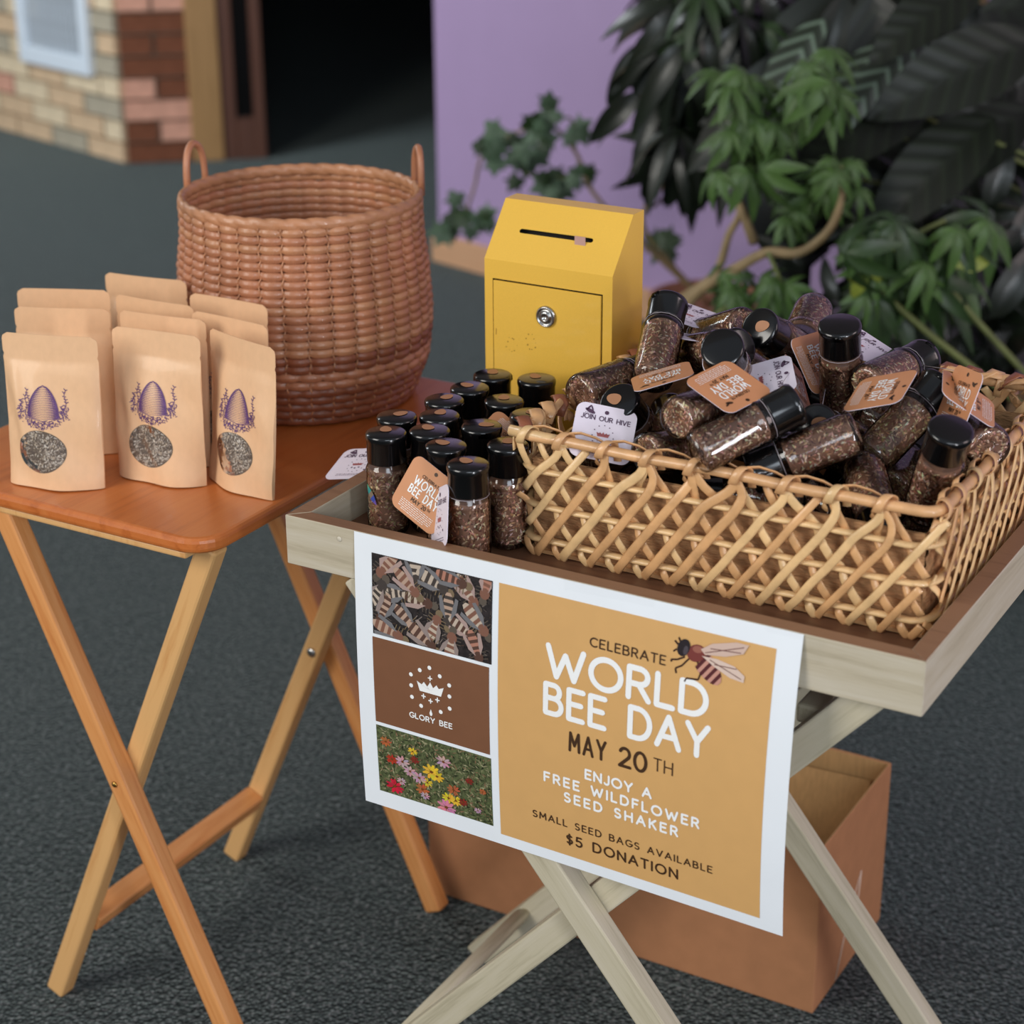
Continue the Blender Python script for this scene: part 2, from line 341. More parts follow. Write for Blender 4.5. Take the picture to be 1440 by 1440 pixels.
# white louvered grille on the brick wall
t = thing('wall_grille', 'white framed grille with grey vertical slats on the brick wall', 'vent', FB @ T(.125, -.012, .262))
mb = MB()
for b_ in ((0, .42, 0, .055), (0, .42, .62, .665), (0, .045, .055, .62), (.375, .42, .055, .62)): mb.box(b_[0], b_[1], -.025, 0, b_[2], b_[3])
mw = plain('white_enamel', S(226, 236, 246), .4, var=.02)
part('frame', mb, mw, t, smooth=False, bev=.004)
sl = MB(); sl.box(0, .02, -.014, -.002, .045, .62); slm = sl.mesh('slat', plain('grey_slat', S(186, 194, 202), .5), False)
for k in range(11): put('slat', slm, t, T(.048+k*.0300, 0, 0) @ RZ(.25))
mb = MB(); mb.box(.04, .38, -.002, -.0005, .045, .62); part('backing', mb, plain('grille_back', S(120, 126, 130), .7), t, smooth=False)

# ---------------------------------------------------------------- legs
def bar(name, p0, p1, wa, wb, up, mat, parent, bev=.003, label=None, round_=False):
    """rectangular bar from p0 to p1 in the parent's frame; local Z runs along the grain"""
    p0, p1 = Vector(p0), Vector(p1); z = (p1-p0).normalized(); y = Vector(up); y = (y-z*y.dot(z)).normalized(); x = y.cross(z)
    mb = MB(); mb.box(-wa/2, wa/2, -wb/2, wb/2, 0, (p1-p0).length)
    return part(name, mb, mat, parent, frame(p0, x, y, z), False, label, bev)
def rrect(x0, x1, y0, y1, r, n=7):
    P = []
    for cx, cy, a in ((x1-r, y1-r, 0), (x0+r, y1-r, 90), (x0+r, y0+r, 180), (x1-r, y0+r, 270)):
        P += [(cx+r*cos(rad(a+90*i/n)), cy+r*sin(rad(a+90*i/n))) for i in range(n+1)]
    return P
def slab(P, z0, z1):
    mb = MB(); n = len(P); mb.v = [(x, y, z0) for x, y in P]+[(x, y, z1) for x, y in P]
    mb.face(list(range(n))[::-1]); mb.face(range(n, 2*n))
    for i in range(n): mb.face((i, (i+1) % n, n+(i+1) % n, n+i))
    return mb

# ---------------------------------------------------------------- left folding table
h = .6413
lt = thing('folding_table', 'orange varnished wooden folding tray table with crossed legs on the left', 'table', T(-.2905, 1.7207, 0) @ RZ(-.5289))
part('tabletop', slab(rrect(-.402, 0, 0, .522, .034), h-.0166, h), M_top, lt, smooth=False, bev=.0055, seg=3)
mb = MB(); mb.box(-.372, -.03, .006, .026, h-.0245, h-.0167); part('batten', mb, M_beech_y, lt, smooth=False, bev=.002)
mb = MB(); mb.box(-.372, -.03, .40, .42, h-.0245, h-.0167); part('batten', mb, M_beech_y, lt, smooth=False, bev=.002)
xa, xb = -.298, -.004
for y in (.020, .396): bar('leg', (xb, y, .003), (-.276, y, h-.021), .024, .0225, (0, 1, 0), M_beech, lt, .0035)
for y in (.043, .372): bar('leg', (xa, y, .003), (-.026, y, h-.021), .024, .0225, (0, 1, 0), M_beech_y, lt, .0035)
zs = .106; xs = xa+.44*zs
bar('stretcher', (xs, .0545, zs), (xs, .3605, zs), .026, .020, (.42, 0, .9), M_beech, lt, .002)
bar('stretcher', (-.055, .055, h-.0265), (-.055, .36, h-.0265), .018, .018, (0, 0, 1), M_beech, lt, .002)
bar('stretcher', (-.29, .032, h-.0265), (-.29, .384, h-.0265), .018, .018, (0, 0, 1), M_beech, lt, .002)
for y, m, r in ((.0087, M_brass, .0035), (.3606, M_chrome, .0062)):
    mb = MB(); mb.lathe([(r, 0), (r*.9, .0012), (r*.45, .0022), (0, .0022)], 16)
    part('pivot_screw', mb, m, lt, frame(((xa+xb)/2, y-.0002, .333), (1, 0, 0), (0, 0, 1), (0, -1, 0)))

# ---------------------------------------------------------------- right tray table
TW, TD, TH = .6094, .462, .0484
rtb = thing('tray_table', 'washed grey wooden tray table on crossed legs with a poster on its front', 'table', T(-.2079, 1.6758, 0) @ RZ(-.5249))
H = .69; wt = .0173
def mitre(name, pts, mat, rim):
    mb = MB(); n = 4; mb.v = [(x, y, H-TH) for x, y in pts]+[(x, y, H) for x, y in pts]
    mb.face([3, 2, 1, 0]); 
    for i in range(4): mb.face((i, (i+1) % 4, 4+(i+1) % 4, 4+i))
    mb.cur = 1; mb.face([4, 5, 6, 7])
    return part(name, mb, [mat, rim], rtb, smooth=False, bev=.0007, seg=1)
mitre('side_panel', [(0, 0), (TW, 0), (TW-wt, wt), (wt, wt)], M_greyh, M_traytop)
mitre('side_panel', [(TW, 0), (TW, TD), (TW-wt, TD-wt), (TW-wt, wt)], M_greyv, M_traytop)
mitre('side_panel', [(TW, TD), (0, TD), (wt, TD-wt), (TW-wt, TD-wt)], M_greyh, M_traytop)
mitre('side_panel', [(0, TD), (0, 0), (wt, wt), (wt, TD-wt)], M_greyv, M_traytop)
mb = MB(); mb.box(wt-.001, TW-wt+.001, wt-.001, TD-wt+.001, H-.040, H-.0322); part('tray_floor', mb, M_trayfl, rtb, smooth=False)
for y in (.0125, .362): bar('leg', (.592, y, .003), (.073, y, H-TH+.002), .029, .022, (0, 1, 0), M_greyw, rtb, .002)
for y in (.035, .3395): bar('leg', (-.005, y, .003), (.565, y, H-TH+.002), .029, .022, (0, 1, 0), M_greyw, rtb, .002)
mb = MB(); mb.tube([(0, 0, 0), (0, 0, .285)], .008, .015, 20); part('stretcher', mb, M_greyw, rtb, frame((.058, .045, .082), (.74, 0, .67), (-.67, 0, .74), (0, 1, 0)), smooth=True)
bar('stretcher', (.13, .024, H-TH-.05), (.13, .351, H-TH-.05), .026, .018, (0, 0, 1), M_greyw, rtb)
bar('stretcher', (.50, .047, H-TH-.05), (.50, .328, H-TH-.05), .026, .018, (0, 0, 1), M_greyw, rtb)
# small putty spots in the front panel
for x in (.060, .455):
    mb = MB(); mb.lathe([(.0028, 0), (.0024, .0005), (0, .0006)], 10); part('filled_nail_hole', mb, plain('putty', S(206, 196, 176), .5), rtb, frame((x, -.0002, H-.0115), (1, 0, 0), (0, 0, 1), (0, -1, 0)))

# ---------------------------------------------------------------- poster
PW, PH = .4318, .2794
def psurf(u, v, e=0.0):
    q = v/PH; n = (.052*q-.042*q*q)*(u/PW)**1.3+.0035*sin(pi*q)*(1-u/PW)-.002*q*(1-u/PW)
    return (.0768+u, -.0008-n-e, -v)
pm = lambda x, y, z: psurf(x, -y, z)            # lettering uses y up = -v
ps = thing('poster', 'white bordered World Bee Day poster taped to the front of the grey tray', 'poster', TM)
mb = MB(); mb.grid(lambda i, j: psurf(i*PW, j*PH), 24, 20); part('sheet', mb, M_paper, ps)
def patch(u0, u1, v0, v1, e, skew=0):
    mb = MB(); mb.grid(lambda i, j: psurf(u0+(u1-u0)*i, v0+(v1-v0)*j, e), 16, 12); return mb
part('tan_panel', patch(.1515, .4105, .0165, .268, .0003), M_tan, ps)
lg = part('logo_panel', patch(.0178, .1425, .0993, .1870, .0003), M_brownink, ps, label='brown panel with white crown logo')
bp_ = part('bee_photograph', patch(.0188, .1450, .0165, .0960, .0003), plain('photo_black', S(40, 34, 34), .45, var=.5, scale=300), ps, label='photo panel of crowded bees')
fp = part('flower_photograph', patch(.0178, .1435, .1905, .2622, .0003), plain('photo_green', S(84, 92, 58), .45, var=.6, scale=260), ps, label='photo panel of a wildflower meadow')
def lines(name, specs, mat, parent, z=.0006, label=None):
    mb = MB()
    for s_, x0, x1, y, cap, wd in specs: text(mb, s_, x0, x1, -y, cap, wd, pm, z)
    return part(name, mb, mat, parent, smooth=False, label=label)
lines('lettering', [('WORLD', .1995, .3560, .0903, .0275, .0054), ('BEE DAY', .1980, .3595, .1268, .0275, .0052), ('ENJOY A', .2405, .307, .1808, .0086, .0021),
      ('FREE WILDFLOWER', .1986, .353, .1957, .0086, .0021), ('SEED SHAKER', .219, .333, .2105, .0086, .0021)], M_white, ps, label='white lettering: WORLD BEE DAY, ENJOY A FREE WILDFLOWER SEED SHAKER')
lines('lettering', [('CELEBRATE', .242, .3145, .0535, .0078, .0014), ('MAY', .2242, .262, .1575, .0175, .0026), ('20', .2735, .302, .1575, .0175, .0030), ('TH', .3075, .3265, .1525, .0115, .0013),
      ('SMALL SEED BAGS AVAILABLE', .1863, .366, .2370, .0064, .0012), ('$5 DONATION', .2205, .333, .2545, .0092, .0018)], M_darkink, ps, label='dark lettering: CELEBRATE, MAY 20TH, SMALL SEED BAGS AVAILABLE, $5 DONATION')
lines('lettering', [('GLORY BEE', .0560, .1030, .1715, .0050, .0011)], M_white, lg)
mb = MB(); ctr = (.0800, .1376)
for x, y in ((420, 626), (467, 663), (510, 703), (510, 753), (510, 808), (468, 825), (377, 800), (335, 760), (333, 707), (333, 657), (375, 637)):
    disc(mb, ctr[0]+(x-422)/3.27/1310, -(ctr[1]+(y-725-.25*(x-422))/3.27/1370), .0021, pm, .0006)
cx, cy = ctr; cy -= .001
crown = [(-.0145, .0045), (-.0115, -.0050), (.0115, -.0050), (.0145, .0045), (.0100, .0010), (.0068, .0052), (.0036, .0006), (0, .0065), (-.0036, .0006), (-.0068, .0052), (-.0100, .0010)]
c_ = (0, -.002)
for p, q in zip(crown, crown[1:]+crown[:1]): mb.poly([pm(cx+a, -cy+b, .0006) for a, b in (c_, p, q)])
for x, y in ((0, .0105), (-.0075, -.0095), (.0075, -.0095), (0, -.0125)):
    stroke(mb, [(cx+x-.0019, -cy+y), (cx+x+.0019, -cy+y)], .0012, pm, .0006); stroke(mb, [(cx+x, -cy+y-.0021), (cx+x, -cy+y+.0021)], .0012, pm, .0006)
disc(mb, cx, -ctr[1]-.0245, .0016, pm, .0006, 10, .0024); mb.poly([pm(cx-.0013, -ctr[1]-.0235, .0006), pm(cx+.0013, -ctr[1]-.0235, .0006), pm(cx, -ctr[1]-.0200, .0006)])
part('crown_logo', mb, M_white, lg, smooth=False)

def clip(u, v, b): return min(max(u, b[0]), b[1]), min(max(v, b[2]), b[3])
def bee(mb, u, v, a, s, b, body, light, head, z0, wing=(.62, .58, .56, 1)):
    def P(x, y, z):
        uu = u+(x*cos(a)-y*sin(a))*s; vv = v+(x*sin(a)+y*cos(a))*s; uu, vv = clip(uu, vv, b); return psurf(uu, vv, z)
    mb.col = head; mb.poly([P(1.0+.32*cos(t), .3*sin(t), z0) for t in [k*2*pi/10 for k in range(10)]])
    mb.col = body; mb.poly([P(.45+.42*cos(t), .38*sin(t), z0+.00002) for t in [k*2*pi/12 for k in range(12)]])
    n = 7
    for i in range(n):
        x0, x1 = .15-i*.24, .15-(i+1)*.24; w0, w1 = (.40*math.sqrt(max(0, 1-((x+.55)/1.05)**2)) for x in (x0, x1))
        mb.col = body if i % 2 else light; mb.poly([P(x0, w0, z0), P(x0, -w0, z0), P(x1, -w1, z0), P(x1, w1, z0)])
    mb.col = wing
    for sg in (-1, 1): mb.poly([P(.35, .2*sg, z0+.00004), P(-.2, .62*sg, z0+.00004), P(-1.15, .75*sg, z0+.00004), P(-1.25, .52*sg, z0+.00004), P(-.3, .28*sg, z0+.00004)])
    mb.col = head
    for sg in (-1, 1):
        for x in (.6, .35, .1): mb.poly([P(x, .3*sg, z0), P(x+.06, .3*sg, z0), P(x+.1, .72*sg, z0), P(x+.04, .72*sg, z0)])
R2 = random.Random(11); mb = MB(); B = (.0192, .1446, .0169, .0956)
for i in range(420):                           # honeycomb glints and legs between the bees
    mb.col = R2.choice([S(96, 86, 80), S(60, 50, 46), S(130, 118, 110), S(24, 20, 22), S(78, 60, 52)]); x, y = R2.uniform(.02, .144), R2.uniform(.018, .095); a = R2.uniform(0, 6); l = R2.uniform(.002, .006)
    q = [(x, y), (x+l*cos(a), y+l*sin(a)), (x+l*cos(a)+.0006, y+l*sin(a)+.0006), (x+.0006, y+.0006)]; mb.poly([psurf(*clip(*p, B), .0005) for p in q])
spots = [(.033, .028, 2.2), (.066, .027, 1.5), (.088, .032, .4), (.122, .035, .9), (.132, .060, .8), (.048, .050, -.15), (.072, .052, .1), (.100, .058, 1.6), (.118, .070, .5), (.030, .073, 1.9), (.058, .075, .7), (.086, .072, -1.2), (.103, .086, -1.4), (.076, .089, .6), (.130, .086, 1.2), (.040, .090, .3), (.026, .052, -1.), (.108, .024, .2), (.139, .024, 1.8), (.060, .040, .7)]
for i, (x, y, a) in enumerate(spots):
    bee(mb, x, y, a, R2.uniform(.0125, .0155), B, R2.choice([S(92, 66, 56), S(132, 92, 76), S(72, 64, 60)]), R2.choice([S(186, 156, 136), S(196, 178, 160), S(180, 126, 106)]), R2.choice([S(96, 86, 76), S(126, 108, 84)]), .0006+i*.00003, R2.choice([S(150, 134, 128), S(176, 150, 142), S(120, 118, 120)]))
part('bees', mb, M_print, bp_, smooth=False)
mb = MB(); B = (.0182, .1431, .1909, .2618)
for i in range(1500):
    x, y = R2.uniform(B[0], B[1]), R2.uniform(B[2], B[3]); a = R2.uniform(0, 3.1); l = R2.uniform(.0012, .0035); wd = R2.uniform(.0003, .0009)
    mb.col = R2.choice([S(60, 66, 42), S(104, 108, 74), S(142, 138, 104), S(42, 46, 30), S(82, 86, 58), S(166, 160, 124), S(140, 110, 84)])
    mb.poly([psurf(*clip(x+p*cos(a)*l-q*sin(a)*wd, y+p*sin(a)*l+q*cos(a)*wd, B), .0005) for p, q in ((-1, 0), (0, 1), (1, 0), (0, -1))])
fl = [(.034, .2235, 'r', .0050), (.058, .2080, 'y', .0040), (.028, .206, 'o', .0050), (.078, .224, 'y', .0078), (.084, .227, 'y', .006), (.073, .237, 'y', .0045), (.046, .2225, 'p', .0060), (.054, .2305, 'p', .0055), (.064, .2345, 'p', .006), (.067, .246, 'o', .006), (.060, .2165, 'r2', .004), (.092, .209, 'p', .0062), (.102, .236, 'o', .0055), (.104, .247, 'y', .0052), (.096, .2465, 'y', .0055), (.036, .2520, 'R', .0075), (.093, .2575, 'P', .0080), (.112, .246, 'r2', .004), (.134, .228, 'o', .003), (.128, .250, 'p', .003), (.070, .252, 'p', .004), (.120, .221, 'r2', .0035), (.044, .244, 'p', .004)]
cols = {'r': S(186, 60, 40), 'r2': S(140, 50, 40), 'y': S(232, 196, 60), 'o': S(186, 104, 62), 'p': S(198, 160, 170), 'R': S(206, 40, 62), 'P': S(220, 130, 160)}
for i, (x, y, c, s_) in enumerate(fl):
    for k in range(9):
        a = k*2*pi/9+R2.uniform(-.2, .2); mb.col = tuple(min(1, q*R2.uniform(.75, 1.15)) for q in cols[c][:3])+(1,)
        mb.poly([psurf(*clip(x+1.35*s_*(p*cos(a)-q*sin(a)), y+1.05*s_*(p*sin(a)+q*cos(a)), B), .0007+i*.00003) for p, q in ((.1, 0), (.55, .22), (1, .08), (.95, -.12), (.5, -.2))])
    mb.col = S(120, 70, 30); mb.poly([psurf(*clip(x+s_*.25*cos(t), y+s_*.2*sin(t), B), .0008+i*.00003) for t in [k*2*pi/8 for k in range(8)]])
part('flowers', mb, M_print, fp, smooth=False)
# the large printed bee
mb = MB()
def cu(x, y): X = 690+x/2.88; Y = 820+y/2.88; return .3198+(X-950)*.000648, .0317+(Y-900)*.00073-(X-950)*.000201
def pp(pts, col, z): mb.col = col; mb.poly([psurf(*cu(x, y), z) for x, y in pts])
def el(x, y, rx, ry, a, col, z, n=14): pp([(x+rx*cos(t)*cos(a)-ry*sin(t)*sin(a), y+rx*cos(t)*sin(a)+ry*sin(t)*cos(a)) for t in [k*2*pi/n for k in range(n)]], col, z)
for P_ in ([(800, 285), (770, 292), (745, 290), (748, 298)], [(820, 290), (790, 315), (765, 322), (770, 340)], [(850, 300), (868, 345), (860, 368), (812, 360), (805, 372)], [(770, 240), (755, 225)], [(780, 235), (770, 215)], [(765, 255), (752, 262)]):
    mb.col = S(60, 36, 30)
    for (x0, y0), (x1, y1) in zip(P_, P_[1:]):
        l = math.hypot(x1-x0, y1-y0); nx, ny = -(y1-y0)/l*3.2, (x1-x0)/l*3.2; mb.poly([psurf(*cu(*q), .0007) for q in ((x0+nx, y0+ny), (x0-nx, y0-ny), (x1-nx, y1-ny), (x1+nx, y1+ny))])
for i in range(8):
    f0, f1 = i/8, (i+1)/8; c = S(92, 44, 46) if i % 2 == 0 else S(206, 150, 132)
    wd = lambda f: 34*math.sqrt(max(.02, 1-(f*1.02-.25)**2*1.6)); ax = lambda f: (868+f*78, 300+f*86)
    (x0, y0), (x1, y1) = ax(f0), ax(f1); nx, ny = .74, -.67
    pp([(x0+nx*wd(f0), y0+ny*wd(f0)), (x0-nx*wd(f0), y0-ny*wd(f0)), (x1-nx*wd(f1), y1-ny*wd(f1)), (x1+nx*wd(f1), y1+ny*wd(f1))], c, .0008)
el(845, 275, 38, 30, .3, S(126, 62, 56), .0009); el(850, 262, 22, 12, .3, S(160, 100, 84), .0010)
el(793, 252, 26, 30, .1, S(44, 36, 40), .0010); el(802, 262, 10, 16, .1, S(80, 72, 78), .0011)
pp([(862, 262), (905, 246), (1000, 248), (1048, 262), (1030, 290), (960, 294), (880, 282)], S(216, 186, 170), .0012)
pp([(868, 285), (930, 300), (1000, 330), (1042, 366), (1040, 388), (985, 368), (915, 322)], S(226, 200, 184), .0012)
for a_, b_ in (((880, 275), (1030, 268)), ((900, 262), (1020, 286)), ((900, 300), (1030, 376)), ((920, 318), (1010, 340))):
    mb.col = S(120, 80, 74); (x0, y0), (x1, y1) = a_, b_; mb.poly([psurf(*cu(*q), .0013) for q in ((x0, y0-1.6), (x0, y0+1.6), (x1, y1+1.6), (x1, y1-1.6))])
part('printed_bee', mb, M_print, ps, smooth=False)
mb = MB(); mb.grid(lambda i, j: (psurf(.215+.085*i, 0)[0], -.0016, .0006-.013*j), 4, 2); part('tape', mb, M_tape, ps, label='clear tape strip')
mb = MB(); mb.grid(lambda i, j: (psurf(.40+.05*i, 0)[0], -.0016, .0-.022*j), 4, 2); part('tape', mb, M_tape, ps, label='clear tape strip')

# ---------------------------------------------------------------- jars
JB = [(0, .0030), (.011, .0018), (.0140, .0004), (.0166, .0010), (.0184, .0032), (.0194, .0068), (.0196, .012), (.0196, .056), (.0194, .0595), (.0201, .0615), (.0201, .0635), (.0190, .0665), (.0178, .069), (.0172, .0715), (.0172, .075)]
mb = MB(); mb.lathe(JB, 36); jar_mesh = mb.mesh('glass_body', M_glass)
mb = MB(); mb.lathe([(.0182, .0712), (.0184, .0718), (.0184, .0915), (.0190, .0925), (.0193, .0945), (.0193, .0968), (.0186, .0985), (.0165, .0994), (.0, .0996)], 36)
for k in range(2): mb.box(-.004, .004, -.0196, -.0182, .0925, .0972, RZ(k*.0+.3))
cap_mesh = mb.mesh('cap', M_black)
mb = MB(); mb.v = []; mb.poly([(.003+.0075*cos(t)*(1+.25*cos(t)), .0055*sin(t), .1001) for t in [k*2*pi/18 for k in range(18)]]); stick_mesh = mb.mesh('cap_sticker', M_sticker)
seedcols = [S(212, 166, 136), S(176, 128, 104), S(236, 206, 174), S(156, 110, 90), S(248, 230, 200), S(190, 142, 112), S(222, 180, 150), S(112, 76, 62)]
def seeds(seed, cols):
    R = random.Random(seed); mb = MB(); mb.col = S(140, 102, 82); mb.lathe([(0, .0058), (.0155, .006), (.0176, .010), (.0176, .0600), (.0166, .0650), (0, .066)], 22)
    for i in range(1250):
        zone = R.random()
        if zone < .82:
            z = R.uniform(.0075, .0635); th = R.uniform(0, 2*pi); r = .0180 if z < .059 else .0180-(z-.059)*.25
            c = Vector((r*cos(th), r*sin(th), z)); n = Vector((cos(th), sin(th), 0))
        else:
            r = .0178*math.sqrt(R.random()); th = R.uniform(0, 2*pi); c = Vector((r*.9*cos(th), r*.9*sin(th), .0058)); n = Vector((0, 0, -1))
        n = (n+Vector((R.uniform(-.35, .35), R.uniform(-.35, .35), R.uniform(-.35, .35)))).normalized()
        t = n.orthogonal().normalized(); t.rotate(Matrix.Rotation(R.uniform(0, 2*pi), 3, n)); s_ = n.cross(t)
        l = R.uniform(.0011, .0034); w_ = R.uniform(.0005, .0013); hh = .0004
        mb.col = tuple(q*R.uniform(.8, 1.2) for q in R.choice(cols)[:3])+(1,)
        c = c-n*.0002; a_, b_, c2, d_, e_ = c+t*l, c+s_*w_, c-t*l, c-s_*w_, c+n*hh
        k = len(mb.v); mb.v += [tuple(p) for p in (a_, b_, c2, d_, e_)]
        for q in ((0, 1, 4), (1, 2, 4), (2, 3, 4), (3, 0, 4)): mb.face([k+j for j in q])
    return mb.mesh('seed_mix', M_seed, False)
seed_mesh = [seeds(1, seedcols), seeds(2, seedcols+[S(96, 64, 50)]*3), seeds(3, seedcols+[S(176, 152, 112)]*4)]
TS = .055
M_thread = plain('tag_thread', S(170, 160, 165), .4)
mb = MB(); P = rrect(-TS/2, TS/2, -TS/2, TS/2, .0085); n = len(P)
mb.v = [(x, y, .0003) for x, y in P]+[(x, y, -.0003) for x, y in P]; mb.face(range(n)); mb.cur = 1; mb.face(list(range(n, 2*n))[::-1])
for i in range(n): mb.face((i, n+i, n+(i+1) % n, (i+1) % n))
tag_mesh = mb.mesh('tag', [M_tagb, M_tagw], False)
fm = lambda x, y, z: (x, y, z)
bm2 = lambda x, y, z: (-x, y, -z)
mb = MB(); zz = .0006
mb.cur = 1
text(mb, 'CELEBRATE', -.011, .011, .0125, .0026, .0005, fm, zz); text(mb, 'MAY 20', -.010, .008, -.0125, .0036, .0007, fm, zz); text(mb, 'TH', .009, .0125, -.0108, .0022, .0004, fm, zz); disc(mb, 0, .0225, .0019, fm, zz)
disc(mb, .016, .0165, .0036, fm, zz, 10, .0016, -.4); disc(mb, .019, .0175, .003, fm, zz, 8, .001, .4)
mb.cur = 0
text(mb, 'WORLD', -.0165, .0165, .0030, .0078, .0013, fm, zz); text(mb, 'BEE DAY', -.0175, .0175, -.0065, .0074, .0013, fm, zz)
R3 = random.Random(3)
for i in range(6):
    x = -.019+(.004 if i == 5 else 0); y = -.0150-i*.0018
    while x < (.019 if i < 5 else .012):
        l = R3.uniform(.001, .0035); stroke(mb, [(x, y), (min(x+l, .0195), y)], .00055, fm, zz, False); x += l+.0007
pb_mesh = mb.mesh('lettering', [M_white, M_darkink], False)
mb = MB(); mb.cur = 0
text(mb, 'JOIN OUR HIVE', -.0225, .0225, .0115, .0044, .0008, bm2, zz); disc(mb, 0, .0205, .0020, bm2, zz)
disc(mb, -.0150, .0195, .0050, bm2, zz, 12, .0019, -.35); disc(mb, -.0165, .0225, .0036, bm2, zz, 8, .0009, 1.0); disc(mb, -.0135, .0225, .003, bm2, zz, 8, .0008, 2.0)
for k in range(6): stroke(mb, [(-.0185+k*.0014, .018), (-.0195+k*.0016, .0155)], .0003, bm2, zz, False)
for k in range(12): disc(mb, .0095*sin(k*pi/6), -.0040+.0115*cos(k*pi/6), .0006, bm2, zz, 6)
disc(mb, .0125, -.0125, .0012, bm2, zz, 8)
for x, y in ((-.004, -.0078), (.004, -.0078), (0, -.0092)): stroke(mb, [(x-.0009, y), (x+.0009, y)], .0006, bm2, zz); stroke(mb, [(x, y-.001), (x, y+.001)], .0006, bm2, zz)
mb.cur = 1
for p, q in zip(crown, crown[1:]+crown[:1]): mb.poly([bm2(a*.42, -.002+b*.42, zz) for a, b in (c_, p, q)])
mb.cur = 0
for i in range(2):
    x = -.016
    while x < .016: l = R3.uniform(.001, .003); stroke(mb, [(x, -.0195-i*.0022), (x+l, -.0195-i*.0022)], .0006, bm2, zz, False); x += l+.0007
pw_mesh = mb.mesh('lettering', [M_plum, M_rose], False)

def jar(base, top, label, group=None, spin=0.0, sticker=True, seed=0, tag_=None, rainbow_pos=None, fr=TM):
    b, t = Vector(base), Vector(top); z = (t-b).normalized(); mid = (b+t)/2; b = mid-z*.05
    x = z.orthogonal().normalized() if abs(z.z) < .95 else Vector((1, 0, 0)); x = (x-z*x.dot(z)).normalized(); y = z.cross(x)
    M = fr @ frame(b, x, y, z) @ RZ(spin)
    o = thing('seed_jar', label, 'jar', M, group)
    put('seed_mix', seed_mesh[seed % 3], o)['kind'] = 'stuff'
    put('glass_body', jar_mesh, o); put('cap', cap_mesh, o)
    if sticker: put('cap_sticker', stick_mesh, o)
    if rainbow_pos:
        mb = MB(); n = 10
        for i in range(n):
            f0, f1 = i/n, (i+1)/n; c = [S(70, 210, 170), S(60, 190, 190), S(170, 150, 130), S(90, 110, 220), S(150, 120, 220)][min(4, int(f0*5))]; mb.col = c
            def q(f, sg): a = rainbow_pos[0]+(f-.5)*rainbow_pos[2]+sg*.18*sin(pi*f)*rainbow_pos[4]; zq = rainbow_pos[1]+(f-.5)*rainbow_pos[3]+sg*.0026*sin(pi*f); return (.01985*cos(a), .01985*sin(a), zq)
            mb.poly([q(f0, -1), q(f1, -1), q(f1, 1), q(f0, 1)])
        part('rainbow_patch', mb, M_rainbow, o)  # pointed patch in green to violet bands
    if tag_:
        side, C, X, Y = tag_; X = Vector(X).normalized(); Y = Vector(Y); Y = (Y-X*Y.dot(X)).normalized(); Z = X.cross(Y)
        W = fr @ frame(C, X, Y, Z)
        if side == 'w': W = W @ Matrix.Rotation(pi, 4, 'Y')
        L_ = M.inverted() @ W; hole = L_ @ Vector((0, .0235, 0))
        tg = put('tag', tag_mesh, o, L_, 'terracotta swing tag' if side == 'b' else 'white swing tag')
        put('lettering', pb_mesh, tg); put('lettering', pw_mesh, tg)
        a = math.atan2(hole.y, hole.x); neck = [Vector((.0186*cos(a+k*2*pi/16), .0186*sin(a+k*2*pi/16), .0700)) for k in range(17)]
        mb = MB(); mb.tube(neck, .0003, seg=4); mb.tube([neck[0], neck[0]*.5+hole*.5+Vector((0, 0, .002)), hole], .0003, seg=4); part('thread', mb, M_thread, o)
    return o
